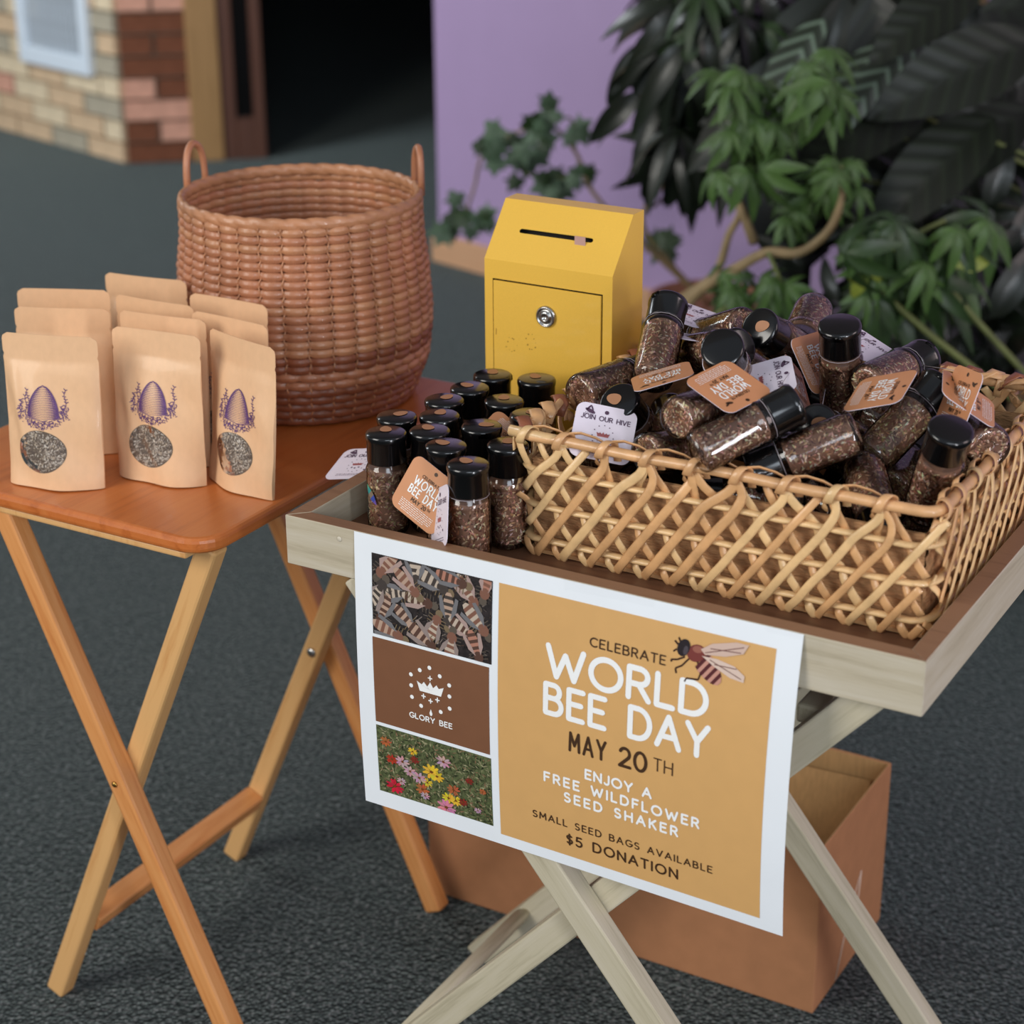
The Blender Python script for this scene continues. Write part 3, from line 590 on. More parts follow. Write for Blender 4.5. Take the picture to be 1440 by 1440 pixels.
TAGS = {"JOIN": ["w", [0.2635, 0.122, 0.0872], [0.8875, 0.4199, -0.1897], [-0.2037, 0.7268, 0.656]], "T1": ["b", [0.2934, 0.1771, 0.1288], [-0.8125, -0.5101, -0.2822], [0.5079, -0.857, 0.0868]], "T2": ["b", [0.3807, 0.125, 0.1493], [-0.3261, -0.9343, -0.1439], [0.9125, -0.2713, -0.3063]], "T2b": ["b", [0.3434, 0.2, 0.1368], [0.5565, 0.5021, -0.662], [-0.4073, 0.8592, 0.3095]], "W2": ["w", [0.3796, 0.205, 0.1316], [0.4842, -0.8345, -0.2632], [0.8607, 0.4, 0.3149]], "T3": ["b", [0.3963, 0.292, 0.1255], [0.5428, -0.173, -0.8218], [0.2271, 0.9723, -0.0547]], "T4": ["b", [0.4869, 0.206, 0.1391], [0.0411, -0.9666, -0.253], [0.9411, -0.0476, 0.3347]], "T5": ["w", [0.4311, 0.305, 0.1446], [0.9105, -0.3058, -0.2785], [0.2884, 0.952, -0.1024]], "T6a": ["b", [0.5525, 0.245, 0.1312], [-0.3101, 0.9452, 0.1023], [-0.7755, -0.3137, 0.5479]], "T6b": ["b", [0.5472, 0.235, 0.1324], [0.6758, -0.725, 0.133], [0.1881, 0.3441, 0.9199]], "T7": ["w", [0.2399, 0.3494, 0.1325], [0.9815, -0.1414, -0.1293], [0.1364, 0.9896, -0.0462]], "T8": ["w", [0.2848, 0.2965, 0.1288], [0.9331, 0.3466, -0.0956], [-0.3592, 0.9109, -0.2032]], "T9": ["w", [0.226, 0.1632, 0.0729], [0.5789, 0.5826, 0.5706], [-0.5826, 0.7851, -0.2103]], "T10": ["b", [0.3842, 0.28, 0.1016], [0.023, 0.7992, -0.6006], [-0.5042, 0.5279, 0.6833]], "T12": ["w", [-0.027, 0.1598, -0.0087], [0.9781, 0.0886, 0.1883], [-0.1318, 0.9639, 0.2313]], "T13": ["b", [0.1219, 0.048, 0.0263], [0.906, -0.106, -0.409], [0.423, 0.226, 0.877]], "T14": ["w", [0.1456, 0.035, 0.0141], [0.6708, -0.5772, 0.4657], [-0.2213, 0.4436, 0.8685]], "T15": ["b", [0.1408, 0.155, 0.0419], [-0.7859, -0.1264, 0.6054], [-0.1665, -0.8995, -0.4039]]}
LJ = {"L1": [0.1695, 0.0455], "L2": [0.128, 0.0755], "L3": [0.0623, 0.0771], "L4": [0.0467, 0.1192], "L5": [0.0943, 0.1014], "L6": [0.0805, 0.1409], "L7": [0.0612, 0.1807], "L8": [0.0641, 0.2233], "L9": [0.0636, 0.2679], "L10": [0.1084, 0.2777], "L11": [0.1123, 0.2068], "L12": [0.1538, 0.1836], "L13": [0.13, 0.135], "L14": [0.1755, 0.105]}
LL = {'L1': 'nearest upright seed jar at the poster edge with a rainbow patch and white tag', 'L2': 'upright seed jar just behind the nearest one, brown tag hanging on its left',
 'L3': 'upright seed jar at the left end of the tray, rainbow patch on its side', 'L4': 'upright seed jar right behind the left end one, white tag over the rim',
 'L5': 'upright seed jar with oval sticker, second row, between left end jar and middle jar', 'L6': 'upright seed jar, third from the front in the leftmost line of black caps',
 'L7': 'upright seed jar, black cap nearest the wicker basket side halfway back', 'L8': 'upright seed jar standing left of and before the yellow box corner',
 'L9': 'upright seed jar touching the lower left corner of the yellow box', 'L10': 'upright seed jar alone in front of the middle of the yellow box',
 'L11': 'upright seed jar in front of the pair beside the yellow box, cap top lit yellow', 'L12': 'upright seed jar beside the back left corner of the rattan basket, upside down brown tag',
 'L13': 'upright seed jar half hidden left of the upside down brown tag', 'L14': 'upright seed jar squeezed against the left end of the rattan basket'}
LT = {'L1': 'T14', 'L2': 'T13', 'L4': 'T12', 'L12': 'T15'}
for i, (k, (x, y)) in enumerate(LJ.items()):
    jar((x, y, -.0318), (x, y, .0682), LL[k], 'upright seed jars at the left of the tray', spin=[2.6, 2.9, 2.2, 1.2, 2.5, 1.9, 1.5, 2.8, 2.0, 2.4, 2.1, 1.4, .3, 2.][i], seed=(2 if k == 'L3' else 0 if i % 3 else 1), tag_=TAGS.get(LT.get(k)),
        rainbow_pos={'L1': (-1.55-2.6, .018, 1.5, .006, 1), 'L3': (-1.9-2.2, .042, .7, -.018, .7)}.get(k))
BJ = {"J1": [[0.2649, 0.2157, 0.1072], [0.2411, 0.2978, 0.1591]], "J2": [[0.2079, 0.1769, 0.0969], [0.2361, 0.2729, 0.0982]], "J3": [[0.2696, 0.2217, 0.0347], [0.2613, 0.1543, 0.1081]], "J4": [[0.3441, 0.0957, 0.1228], [0.3729, 0.1915, 0.1204]], "J5": [[0.3695, 0.0828, 0.0995], [0.4347, 0.149, 0.1367]], "J6": [[0.3068, 0.1157, 0.0769], [0.3355, 0.2105, 0.0632]], "J7": [[0.483, 0.1687, 0.1139], [0.4037, 0.122, 0.0747]], "J8": [[0.4268, 0.2792, 0.083], [0.4299, 0.2509, 0.1788]], "J9": [[0.4767, 0.2178, 0.0692], [0.5146, 0.2907, 0.1262]], "J10": [[0.4781, 0.1981, 0.0715], [0.5291, 0.1188, 0.0382]], "J11": [[0.5427, 0.179, 0.0447], [0.5682, 0.1512, 0.1373]], "J12": [[0.3578, 0.3714, 0.1001], [0.3369, 0.2882, 0.1515]], "J13": [[0.3361, 0.4332, 0.1319], [0.3553, 0.3368, 0.1131]], "J14": [[0.3144, 0.3176, 0.1416], [0.2307, 0.3529, 0.0998]], "J15": [[0.3373, 0.2507, 0.097], [0.3497, 0.1784, 0.165]], "J16": [[0.4605, 0.2383, 0.1282], [0.4815, 0.336, 0.1298]], "J17": [[0.5804, 0.2301, 0.0949], [0.5201, 0.3099, 0.0931]], "J18": [[0.4472, 0.2667, 0.0631], [0.4394, 0.1779, 0.1085]], "J21": [[0.2533, 0.3051, 0.106], [0.3334, 0.2554, 0.1395]]}
BL = {'J1': 'seed jar leaning right beside the yellow box, black cap up, in the rattan basket', 'J2': 'seed jar lying on its side over the left rim of the rattan basket', 'J3': 'seed jar with black cap facing up left above the JOIN OUR HIVE tag',
 'J4': 'seed jar lying with its round base toward the viewer under the terracotta tag', 'J5': 'seed jar lying across the front middle, long bright reflection, cap to the right', 'J6': 'dim seed jar lowest at the front left, only its base end showing',
 'J7': 'seed jar lying near the front rim with its black cap at the lower left', 'J8': 'seed jar standing upright at the top right of the pile', 'J9': 'seed jar lying diagonally at the right with black cap at its upper end',
 'J10': 'seed jar upside down at the front right, domed base upward', 'J11': 'seed jar standing by the right rim of the rattan basket, cap tilted right', 'J12': 'seed jar with round black cap and tan sticker facing the viewer at the back',
 'J13': 'seed jar with clear round base pointing up behind the upright jar', 'J14': 'seed jar lying at the back left above a pink tag edge', 'J15': 'seed jar with domed black cap behind the terracotta tag in the middle',
 'J16': 'seed jar lying at the back right behind the ochre tag', 'J17': 'seed jar at the right edge under two salmon tags', 'J18': 'seed jar with black cap and tan sticker in the dark gap below the upright jar', 'J21': 'seed jar buried behind the leaning jar at the left back'}
BT = {'J3': 'JOIN', 'J2': 'T1', 'J15': 'T2', 'J21': 'T2b', 'J5': 'W2', 'J18': 'T3', 'J9': 'T4', 'J8': 'T5', 'J17': 'T6a', 'J16': 'T6b', 'J14': 'T7', 'J1': 'T8', 'J6': 'T9', 'J7': 'T10'}
spins = {'J12': 2.6, 'J3': 2.0, 'J18': 2.8}
for i, (k, (b, t)) in enumerate(BJ.items()):
    jar(b, t, BL[k], 'seed jars heaped in the rattan basket', spin=spins.get(k, i*.9), seed=i, tag_=TAGS.get(BT.get(k)), sticker=k in ('J12', 'J3', 'J18', 'J7', 'J14'))
LOW = [[[0.2968, 0.2255, 0.0086], [0.3925, 0.2535, 0.0014]], [[0.4765, 0.173, 0.0002], [0.385, 0.2127, 0.0078]], [[0.4984, 0.1314, -0.0025], [0.3984, 0.1293, -0.0035]], [[0.3462, 0.3004, 0.0048], [0.3057, 0.3917, -0.0008]], [[0.2831, 0.3196, -0.0046], [0.2158, 0.3932, 0.0026]], [[0.5186, 0.2292, -0.0002], [0.5248, 0.3289, 0.0037]], [[0.4792, 0.2653, -0.0054], [0.4079, 0.3353, -0.0007]], [[0.4908, 0.3281, -0.0006], [0.4095, 0.3862, 0.0002]], [[0.2461, 0.2212, 0.0053], [0.2988, 0.1363, 0.0012]], [[0.2115, 0.3161, 0.0026], [0.2991, 0.2683, -0.0041]], [[0.4469, 0.3995, 0.0022], [0.5467, 0.3953, 0.0073]], [[0.4827, 0.2208, 0.0062], [0.5511, 0.148, 0.0018]], [[0.3762, 0.1195, 0.0001], [0.3245, 0.2049, 0.0075]], [[0.4488, 0.239, -0.0044], [0.3774, 0.3088, 0.0008]], [[0.2823, 0.3551, 0.0488], [0.3467, 0.2788, 0.0536]], [[0.4642, 0.3418, 0.0567], [0.3669, 0.3607, 0.0699]], [[0.2207, 0.1728, 0.0465], [0.2254, 0.2709, 0.0273]], [[0.548, 0.2826, 0.0588], [0.5033, 0.3702, 0.0768]], [[0.3156, 0.2446, 0.0579], [0.4145, 0.2303, 0.0574]], [[0.448, 0.2882, 0.0386], [0.3597, 0.3349, 0.0346]], [[0.4887, 0.2366, 0.0367], [0.484, 0.3363, 0.0422]], [[0.4361, 0.1667, 0.0406], [0.347, 0.122, 0.0483]], [[0.2872, 0.2312, 0.0366], [0.2355, 0.3164, 0.0445]], [[0.4335, 0.384, 0.0641], [0.5296, 0.4057, 0.0464]], [[0.2599, 0.4057, 0.0755], [0.3425, 0.3503, 0.0659]], [[0.4218, 0.3933, 0.0411], [0.3233, 0.4021, 0.0555]]]
for i, (b, t) in enumerate(LOW):
    jar(b, t, 'seed jar buried in the basket pile, glimpsed only between the jars above it', 'buried seed jars at the bottom of the basket', spin=i, seed=i, sticker=False)

# ---------------------------------------------------------------- rectangular rattan basket
BW, BD, BH = .382, .335, .121
rb = thing('rattan_basket', 'open weave rectangular rattan basket full of seed jars standing in the tray', 'basket', TM @ T(.195, .097, -.0318))
sides = [((0, 0), (1, 0), (0, -1), BW), ((BW, 0), (0, 1), (1, 0), BD), ((BW, BD), (-1, 0), (0, 1), BW), ((0, BD), (0, -1), (-1, 0), BD)]
def spt(side, s, o, z):
    (x, y), (ux, uy), (nx, ny), L = sides[side]; fl_ = .004*(z/BH)-.002*math.sin(pi*s/L)*0
    return Vector((x+ux*s+nx*(o+fl_), y+uy*s+ny*(o+fl_), z))
R5 = random.Random(8)
def wob(a): return R5.uniform(-a, a)
def loop_path(z, o, r=.02):
    P = []
    for sd in range(4):
        L = sides[sd][3]; 
        for i in range(13): P.append(spt(sd, r+(L-2*r)*i/12, o+wob(.0005), z+wob(.0006)))
        (x, y), (ux, uy), (nx, ny), L = sides[sd]; cx_, cy_ = x+ux*(L-r)-nx*(r)+0, y+uy*(L-r)-ny*(r); fl_ = .004*(z/BH)
        for k in range(1, 5):
            a = k*pi/10; P.append(Vector((cx_+(nx*cos(a)+ux*sin(a))*(r+o+fl_), cy_+(ny*cos(a)+uy*sin(a))*(r+o+fl_), z)))
    return P
for z in (.016, .050, .084):
    mb = MB(); mb.tube(loop_path(z, 0), .0046, .0028, 8, closed=True); part('rod', mb, M_cane, rb)
mb = MB(); mb.tube(loop_path(BH-.005, 0, .012), .0052, .0048, 10, closed=True); part('rim_rod', mb, M_cane3, rb)
mb = MB(); mb.tube([spt(0, -.010, 0, BH-.0035), spt(0, .02, 0, BH-.0045), spt(0, .05, 0, BH-.005)], .0050, seg=10); part('rim_rod_end', mb, M_cane, rb)
pitch = .0272; slope = .72
def cane(sd, pts, mat, w_=.0036, t_=.0013, name='cane'):
    nx, ny = sides[sd][2]; P = [spt(sd, s_, o, z) for s_, o, z in pts]
    # smooth resample
    Q = []
    for i in range(len(P)-1):
        p0, p1, p2, p3 = P[max(i-1, 0)], P[i], P[i+1], P[min(i+2, len(P)-1)]
        for k in range(3):
            t = k/3; Q.append(.5*((2*p1)+(p2-p0)*t+(2*p0-5*p1+4*p2-p3)*t*t+(3*p1-p0-3*p2+p3)*t**3))
    Q.append(P[-1]); mb = MB(); mb.tube(Q, w_, t_*.85, 8, up=(nx, ny, 0)); return part(name, mb, mat, rb)
for sd in range(4):
    L = sides[sd][3]; nn = int(round(L/pitch)); pt_ = L/nn
    for k in range(-2, nn+1):
        mat = R5.choice([M_cane, M_cane, M_cane2]); w_ = .0040+wob(.0005); wsp = L/round(L/.0425)
        # "/" cane over the rods
        pts = []
        for z, o in ((.0, .000), (.008, .0045), (.016, .0062), (.033, .0066), (.050, .0062), (.067, .0066), (.084, .0060)):
            s_ = (k+.5)*pt_+z*slope+wob(.0006)
            if -.002 <= s_ <= L+.002: pts.append((s_, o, z))
        wq = round(((k+.5)*pt_+.10*slope)/wsp)*wsp
        if 0 <= (k+.5)*pt_+.084*slope <= L and wq <= L: pts += [(((k+.5)*pt_+.1*slope)*.5+wq*.5, .0035, .100), (wq+wob(.002), .0025, .112)] if k % 4 != 3 else [((k+.5)*pt_+.1*slope, .001, .100), ((k+.5)*pt_+.11*slope, -.004, .110)]
        if len(pts) > 2: cane(sd, pts, mat, w_)
        # "\" cane behind the rods
        pts = []
        for z, o in ((.0, .0), (.008, .002), (.016, -.0032), (.024, .0030), (.040, .0034), (.050, -.0032), (.059, .0030), (.074, .0034), (.084, -.0032)):
            s_ = L-((k+.5)*pt_+z*slope)+wob(.0006)
            if -.002 <= s_ <= L+.002: pts.append((s_, o, z))
        s8 = L-((k+.5)*pt_+.084*slope); wq = round((s8-.010)/wsp)*wsp
        if 0 <= s8 <= L and wq >= 0: pts += [(s8*.4+wq*.6, .002, .100), (wq+wob(.002), .0015, .112)] if k % 4 != 2 else [(s8-.011, -.001, .100), (s8-.018, -.0045, .110)]
        if len(pts) > 2: cane(sd, pts, R5.choice([M_cane, M_cane2, M_cane2]), w_)
    # wraps over the rim
    k = 0
    while k*wsp <= L-.004:
        s0 = max(.006, k*wsp); mb = MB(); path = []; ups = []
        nx, ny = sides[sd][2]; ux, uy = sides[sd][1]
        for i in range(17):
            a = -2.5+i/16*5.6; f = i/16
            o = .0075*cos(a); z = BH-.005+.0082*sin(a)
            if f < .12: z -= .012*(.12-f)/.12; o += .002
            if f > .88: z -= .012*(f-.88)/.12; o += .0
            path.append(spt(sd, s0-.009+f*.018, o, z)); ups.append((nx*cos(a), ny*cos(a), sin(a)))
        mb.tube(path, .0040, .0010, 8, up=ups); part('rim_wrap', mb, R5.choice([M_cane, M_cane3]), rb)
        # second loop that trails along the inside of the rim
        if k*wsp < L-.05:
            P = [spt(sd, s0+.006, -.004, BH+.002), spt(sd, s0+.016, -.0065, BH+.0035), spt(sd, s0+.030, -.008, BH+.001), spt(sd, s0+.042, -.009, BH-.004)]
            mb = MB(); mb.tube(P, .0034, .0010, 8, up=(-nx*.6, -ny*.6, .8)); part('rim_wrap', mb, M_cane3, rb)
        k += 1
# braided border on the back and left sides
for sd in (2, 3):
    L = sides[sd][3]; n = int(L/.022)
    for k in range(n):
        s0 = (k+.5)*L/n; mb = MB(); nx, ny = sides[sd][2]
        P = [spt(sd, s0-.013, .006, BH-.008), spt(sd, s0-.006, .007, BH+.001), spt(sd, s0+.002, 0, BH+.0055), spt(sd, s0+.009, -.007, BH+.001), spt(sd, s0+.015, -.006, BH-.009)]
        mb.tube(P, .0062, .0018, 8, up=(0, 0, 1)); part('rim_braid', mb, R5.choice([M_cane3, M_wick3, M_cane2]), rb)
for i, sd in enumerate(range(4)):
    L = sides[sd][3]; mb = MB(); mb.grid(lambda u, v: spt(sd, .008+u*(L-.016), -.009+.0012*sin(v*40)+.0006*sin(u*180+v*9), .004+v*.088), 90, 16)
    mb.grid(lambda u, v: spt(sd, .008+u*(L-.016), -.0115, .004+v*.088), 2, 2); part('jute_lining', mb, M_jute, rb, label='brown jute lining band')
mb = MB(); mb.box(.004, BW-.004, .004, BD-.004, .0005, .004); part('basket_base', mb, M_cane2, rb, smooth=False)

# ---------------------------------------------------------------- yellow box
yb = thing('donation_box', 'yellow metal donation box with slanted slotted top and round lock', 'donation box', TM @ T(.0205, .325, -.0318))
bw, bd, h1, h2, sb = .1455, .0685, .198, .2505, .0455
y0 = .002
mb = MB()
fl0, fr0, ft = .0095, bw-.0105, h1-.0195          # door opening
mb.box(0, bw, y0, bd, 0, .002)                      # floor
mb.poly([(0, y0, 0), (0, y0, h1), (0, sb, h2), (0, bd, h2), (0, bd, 0)]); mb.poly([(bw, y0, 0), (bw, bd, 0), (bw, bd, h2), (bw, sb, h2), (bw, y0, h1)])
mb.poly([(0, bd, 0), (0, bd, h2), (bw, bd, h2), (bw, bd, 0)]); mb.poly([(0, sb, h2), (bw, sb, h2), (bw, bd, h2), (0, bd, h2)])
for a, b_, c, d in ((0, fl0, 0, h1), (fr0, bw, 0, h1), (fl0, fr0, ft, h1), (fl0, fr0, 0, .006)): mb.poly([(a, y0, c), (b_, y0, c), (b_, y0, d), (a, y0, d)])
# slanted panel with the slot left open
def sp_(x, t, e=0): return (x, y0+(sb-y0)*t-e*.75, h1+(h2-h1)*t+e*.66)
sx0, sx1, t0, t1 = .0285, .112, .475, .545
P_o = [(0, 0), (bw, 0), (bw, 1), (0, 1)]; sl_ = [(sx0+.0025*(1+cos(a))-.0, 0) for a in (0,)]
for a, b_, c, d in ((0, sx0, 0, 1), (sx1, bw, 0, 1), (sx0, sx1, 0, t0), (sx0, sx1, t1, 1)): mb.poly([sp_(a, c), sp_(b_, c), sp_(b_, d), sp_(a, d)])
tm = (t0+t1)/2; th = (t1-t0)/2
for xx, sg in ((sx0, 1), (sx1, -1)):           # rounded slot ends
    for q in (-1, 1):
        for k in range(4):
            a0, a1 = k*pi/8, (k+1)*pi/8
            mb.poly([sp_(xx, tm+q*th), sp_(xx+sg*.0025*(1-sin(a0)), tm+q*th*cos(a0)) if 0 else sp_(xx+sg*.0025*(1-cos(pi/2-a0)), tm+q*th*cos(a0)), sp_(xx+sg*.0025*(1-cos(pi/2-a1)), tm+q*th*cos(a1))])
part('shell', mb, M_yellow, yb, smooth=False)
mb = MB(); mb.box(.004, bw-.004, .0085, .0095, .004, h1-.006)
mb.poly([(sx0-.01, .014, h1), (sx1+.01, .014, h1), (sx1+.01, .045, h2-.016), (sx0-.01, .045, h2-.016)]); part('inner_shade', mb, M_dark, yb, smooth=False)  # near black sheets stand in for the shade inside the box
mb = MB(); mb.box(fl0+.0012, fr0-.0012, .0005, .0035, .007, ft-.0016); dr = part('door', mb, M_yellow, yb, smooth=False, bev=.0005, seg=1)
mb = MB(); mb.lathe([(.0112, 0), (.0112, .0015), (.0100, .003), (.0092, .0030), (.0088, .0018), (.0062, .0018), (.0060, .0034), (.0044, .0040), (.0030, .0040), (.0026, .0020), (0, .0020)], 28)
lk = part('lock', mb, M_chrome, dr, frame((.0725, .0004, h1-.0505), (1, 0, 0), (0, 0, 1), (0, -1, 0)))
mb = MB()
Rs = random.Random(2)
for cx_, cz_ in ((.032, .112), (.055, .118)):
    for k in range(9):
        a = k*2*pi/9; x, z = cx_+.006*cos(a)*Rs.uniform(.5, 1.1), cz_+.009*sin(a)*Rs.uniform(.6, 1.1); r = Rs.uniform(.0004, .0010)
        mb.poly([(x+r*cos(t), .0003, z+r*sin(t)) for t in [j*pi/3 for j in range(6)]])
mb.poly([(.0135, .0003, .120), (.0143, .0003, .120), (.0146, .0003, .126), (.0137, .0003, .127)])
part('scuff_marks', mb, plain('brown_scuffs', S(176, 126, 40), .7), dr, smooth=False)
mb = MB(); mb.box(sx1-.0185, sx1-.0065, .020, .0204, h1+.002, h2-.022); tag(part('paper_slip', mb, plain('pale_slip', S(190, 150, 140), .7), None, TM @ T(.0205, .325, -.0318), smooth=False), 'pale slip of paper seen inside the slot of the yellow box', 'paper')

# ---------------------------------------------------------------- round wicker basket
wk = thing('wicker_basket', 'tall round reddish wicker basket with two loop handles on the orange table', 'basket', LM @ T(-.172, .411, .0004))
PR = [(0, .118), (.02, .1285), (.05, .1385), (.10, .1415), (.15, .1385), (.19, .1335), (.215, .1325), (.24, .1345)]
def RR(z):
    for (z0, r0), (z1, r1) in zip(PR, PR[1:]):
        if z <= z1:
            t = (z-z0)/(z1-z0); t = t*t*(3-2*t)*.4+t*.6; return r0+(r1-r0)*t
    return PR[-1][1]
NS = 34
R6 = random.Random(5)
rows = 24
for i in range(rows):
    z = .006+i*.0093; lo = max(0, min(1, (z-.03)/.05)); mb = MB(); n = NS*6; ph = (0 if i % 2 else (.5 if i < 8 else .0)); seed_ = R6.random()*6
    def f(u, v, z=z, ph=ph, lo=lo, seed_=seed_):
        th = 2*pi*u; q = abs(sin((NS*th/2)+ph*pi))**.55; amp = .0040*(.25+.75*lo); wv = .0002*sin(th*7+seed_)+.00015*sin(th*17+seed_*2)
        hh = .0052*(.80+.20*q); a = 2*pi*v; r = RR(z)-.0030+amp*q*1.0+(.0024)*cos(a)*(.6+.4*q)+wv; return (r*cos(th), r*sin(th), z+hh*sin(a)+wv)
    mb.grid(f, n, 8, wrap=True); part('weaver', mb, R6.choice([M_wick, M_wick, M_wick2]) if z > .085 else R6.choice([M_wick, M_wick3, M_wick3]), wk)  # lower rows are browner, with their shading put into the colour too
mb = MB(); mb.tube([(RR(z)-.0012+.0016*cos(z*676), .0012*sin(z*338), z) for z in [.002+k*.0023 for k in range(98)]], .0012, .0009, 6); st = mb.mesh('stake', M_wick2)
for k in range(NS): put('stake', st, wk, RZ(2*pi*k/NS))
zr = .2285
mb = MB(); nW = 38
def f(u, v):
    th = 2*pi*u; a = 2*pi*v; q = abs(sin(nW*th/2+a*1.0))**.5; r = .0034+.0014*q; return ((RR(.225)-.0022+r*cos(a))*cos(th), (RR(.225)-.0022+r*cos(a))*sin(th), zr+(r*1.55)*sin(a))
mb.grid(f, nW*8, 16, wrap=True); part('wrapped_rim', mb, M_wick2, wk)
mb = MB(); mb.lathe([(0, .001), (.117, .001), (.117, .006), (0, .006)], 40); part('basket_base', mb, M_wick3, wk)
yw = -.5289
for a0, hw, hh in ((rad(158), .150, .052), (rad(14), .135, .050)):
    P = []
    for k in range(25):
        t = pi*k/24; th = a0-yw*1.0+hw*cos(t)*1.0; rr = RR(.225)+.0005; P.append((rr*cos(th), rr*sin(th), zr-.004+hh*min(1, sin(t)**.55)))
    mb = MB(); mb.tube(P, .0042, .0042, 9, rfun=lambda q: 1+.14*sin(q*150)); part('handle', mb, M_wick, wk)

# ---------------------------------------------------------------- pouches
PWd, PHt = .102, .156
def pouch_fn(var):
    rv = random.Random(var); ph = [rv.uniform(0, 6) for _ in range(6)]; bulge = .0165+rv.uniform(-.002, .003)
    def w_at(v):
        q = PWd/2
        if v > .955: q -= .0065*(1-math.sqrt(max(0, 1-((v-.955)/.045)**2)))
        if abs(v-.862) < .012: q -= .0014*(1-abs(v-.862)/.012)
        q -= .0012*max(0, .5-v)
        return q
    def y(x, v):
        u = max(-1, min(1, x/(PWd/2))); t = max(0, 1-v/.82)**.62*bulge if v < .82 else 0
        t *= max(0, 1-abs(u)**2.3)**.72
        amp = min(1, max(0, (.9-v)*3))*1.2
        cr = .0018*sin(u*5+ph[0]+v*4)*amp+.0006*sin(v*17+u*3+ph[1])*amp
        if var in (1, 2): cr += .0075*math.exp(-((u+.62-(.45-v)*.5)/.13)**2)*max(0, 1-abs(v-.5)/.4)*(1 if var == 1 else .5)
        zp = .0007*(math.exp(-((v-.795)/.006)**2)+math.exp(-((v-.775)/.006)**2))
        bend = .004*sin(v*2.2)*(1 if var % 2 else -.6)*u*u
        return t, cr*(1 if v < .82 else .4)-zp, bend
    return w_at, y
def pouch_mesh(var):
    w_at, y = pouch_fn(var); mb = MB()
    def front(i, j): v = j; x = (2*i-1)*w_at(v); t, c, b = y(x, v); return (x, -t+c*(-1)-.0003+b, v*PHt)
    def back(i, j): v = j; x = (1-2*i)*w_at(v); t, c, b = y(x, v); return (x, t*.8+.0003+b, v*PHt)
    mb.grid(front, 30, 50); mb.grid(back, 30, 50)
    mb.grid(lambda i, j: tuple(Vector(front(i, 0))*(1-j)+Vector(back(1-i, 0))*j+Vector((0, 0, .004*sin(pi*j)*(1-(2*i-1)**2)))), 30, 4)
    for e in (0, 1): mb.grid(lambda i, j: tuple(Vector(front(e, j))*(1-i)+Vector(back(1-e, j))*i), 1, 50)
    mb.grid(lambda i, j: tuple(Vector(front(i, 1))*(1-j)+Vector(back(1-i, 1))*j), 30, 1)
    me = mb.mesh('pouch_body', M_kraft); 
    def sf(x, z, e=.0003): v = z/PHt; t, c, b = y(x, v); return (x, -t-c-.0003-e+b, z)
    return me, sf
def mk_window(sf, ox):
    mb = MB(); R = random.Random(9); cz = .0385; cx_ = ox
    def rim(th, s_=1): r = .0262*(1-.10*cos(th)); return cx_+r*s_*cos(th)*1.0, cz+.0215*s_*sin(th)*(1-.18*cos(th))
    n = 36; mb.col = S(110, 96, 84)
    for k in range(6):
        for i in range(n):
            a0, a1 = 2*pi*i/n, 2*pi*(i+1)/n; mb.poly([sf(*rim(a, s_), .0002) for a, s_ in ((a0, k/6+.001), (a1, k/6+.001), (a1, (k+1)/6), (a0, (k+1)/6))])
    cc = [S(190, 178, 164), S(130, 116, 104), S(214, 204, 190), S(156, 140, 126), S(94, 82, 76), S(200, 182, 160)]
    for i in range(650):
        th = R.uniform(0, 2*pi); s_ = math.sqrt(R.random())*.96; x, z = rim(th, s_); a = R.uniform(0, pi); l, w_ = R.uniform(.0009, .0024), R.uniform(.0003, .0008)
        mb.col = R.choice(cc); mb.poly([sf(x+p*cos(a)*l-q*sin(a)*w_, z+p*sin(a)*l+q*cos(a)*w_, .0004+R.random()*.0003) for p, q in ((-1, 0), (0, 1), (1, 0), (0, -1))])
    w1 = mb.mesh('seed_window', M_seed)
    mb = MB()
    for k in range(6):
        for i in range(n):
            a0, a1 = 2*pi*i/n, 2*pi*(i+1)/n; mb.poly([tuple(Vector(sf(*rim(a, s_), .0009))+Vector((0, -.00035*sin(rim(a, s_)[0]*330+rim(a, s_)[1]*240), 0))) for a, s_ in ((a0, k/6+.001), (a1, k/6+.001), (a1, (k+1)/6), (a0, (k+1)/6))])
    return w1, mb.mesh('window_film', clearmat('window_film_%d' % int(ox*1e4+50), (.98, .98, .98, 1), .12, 1.28, .01))
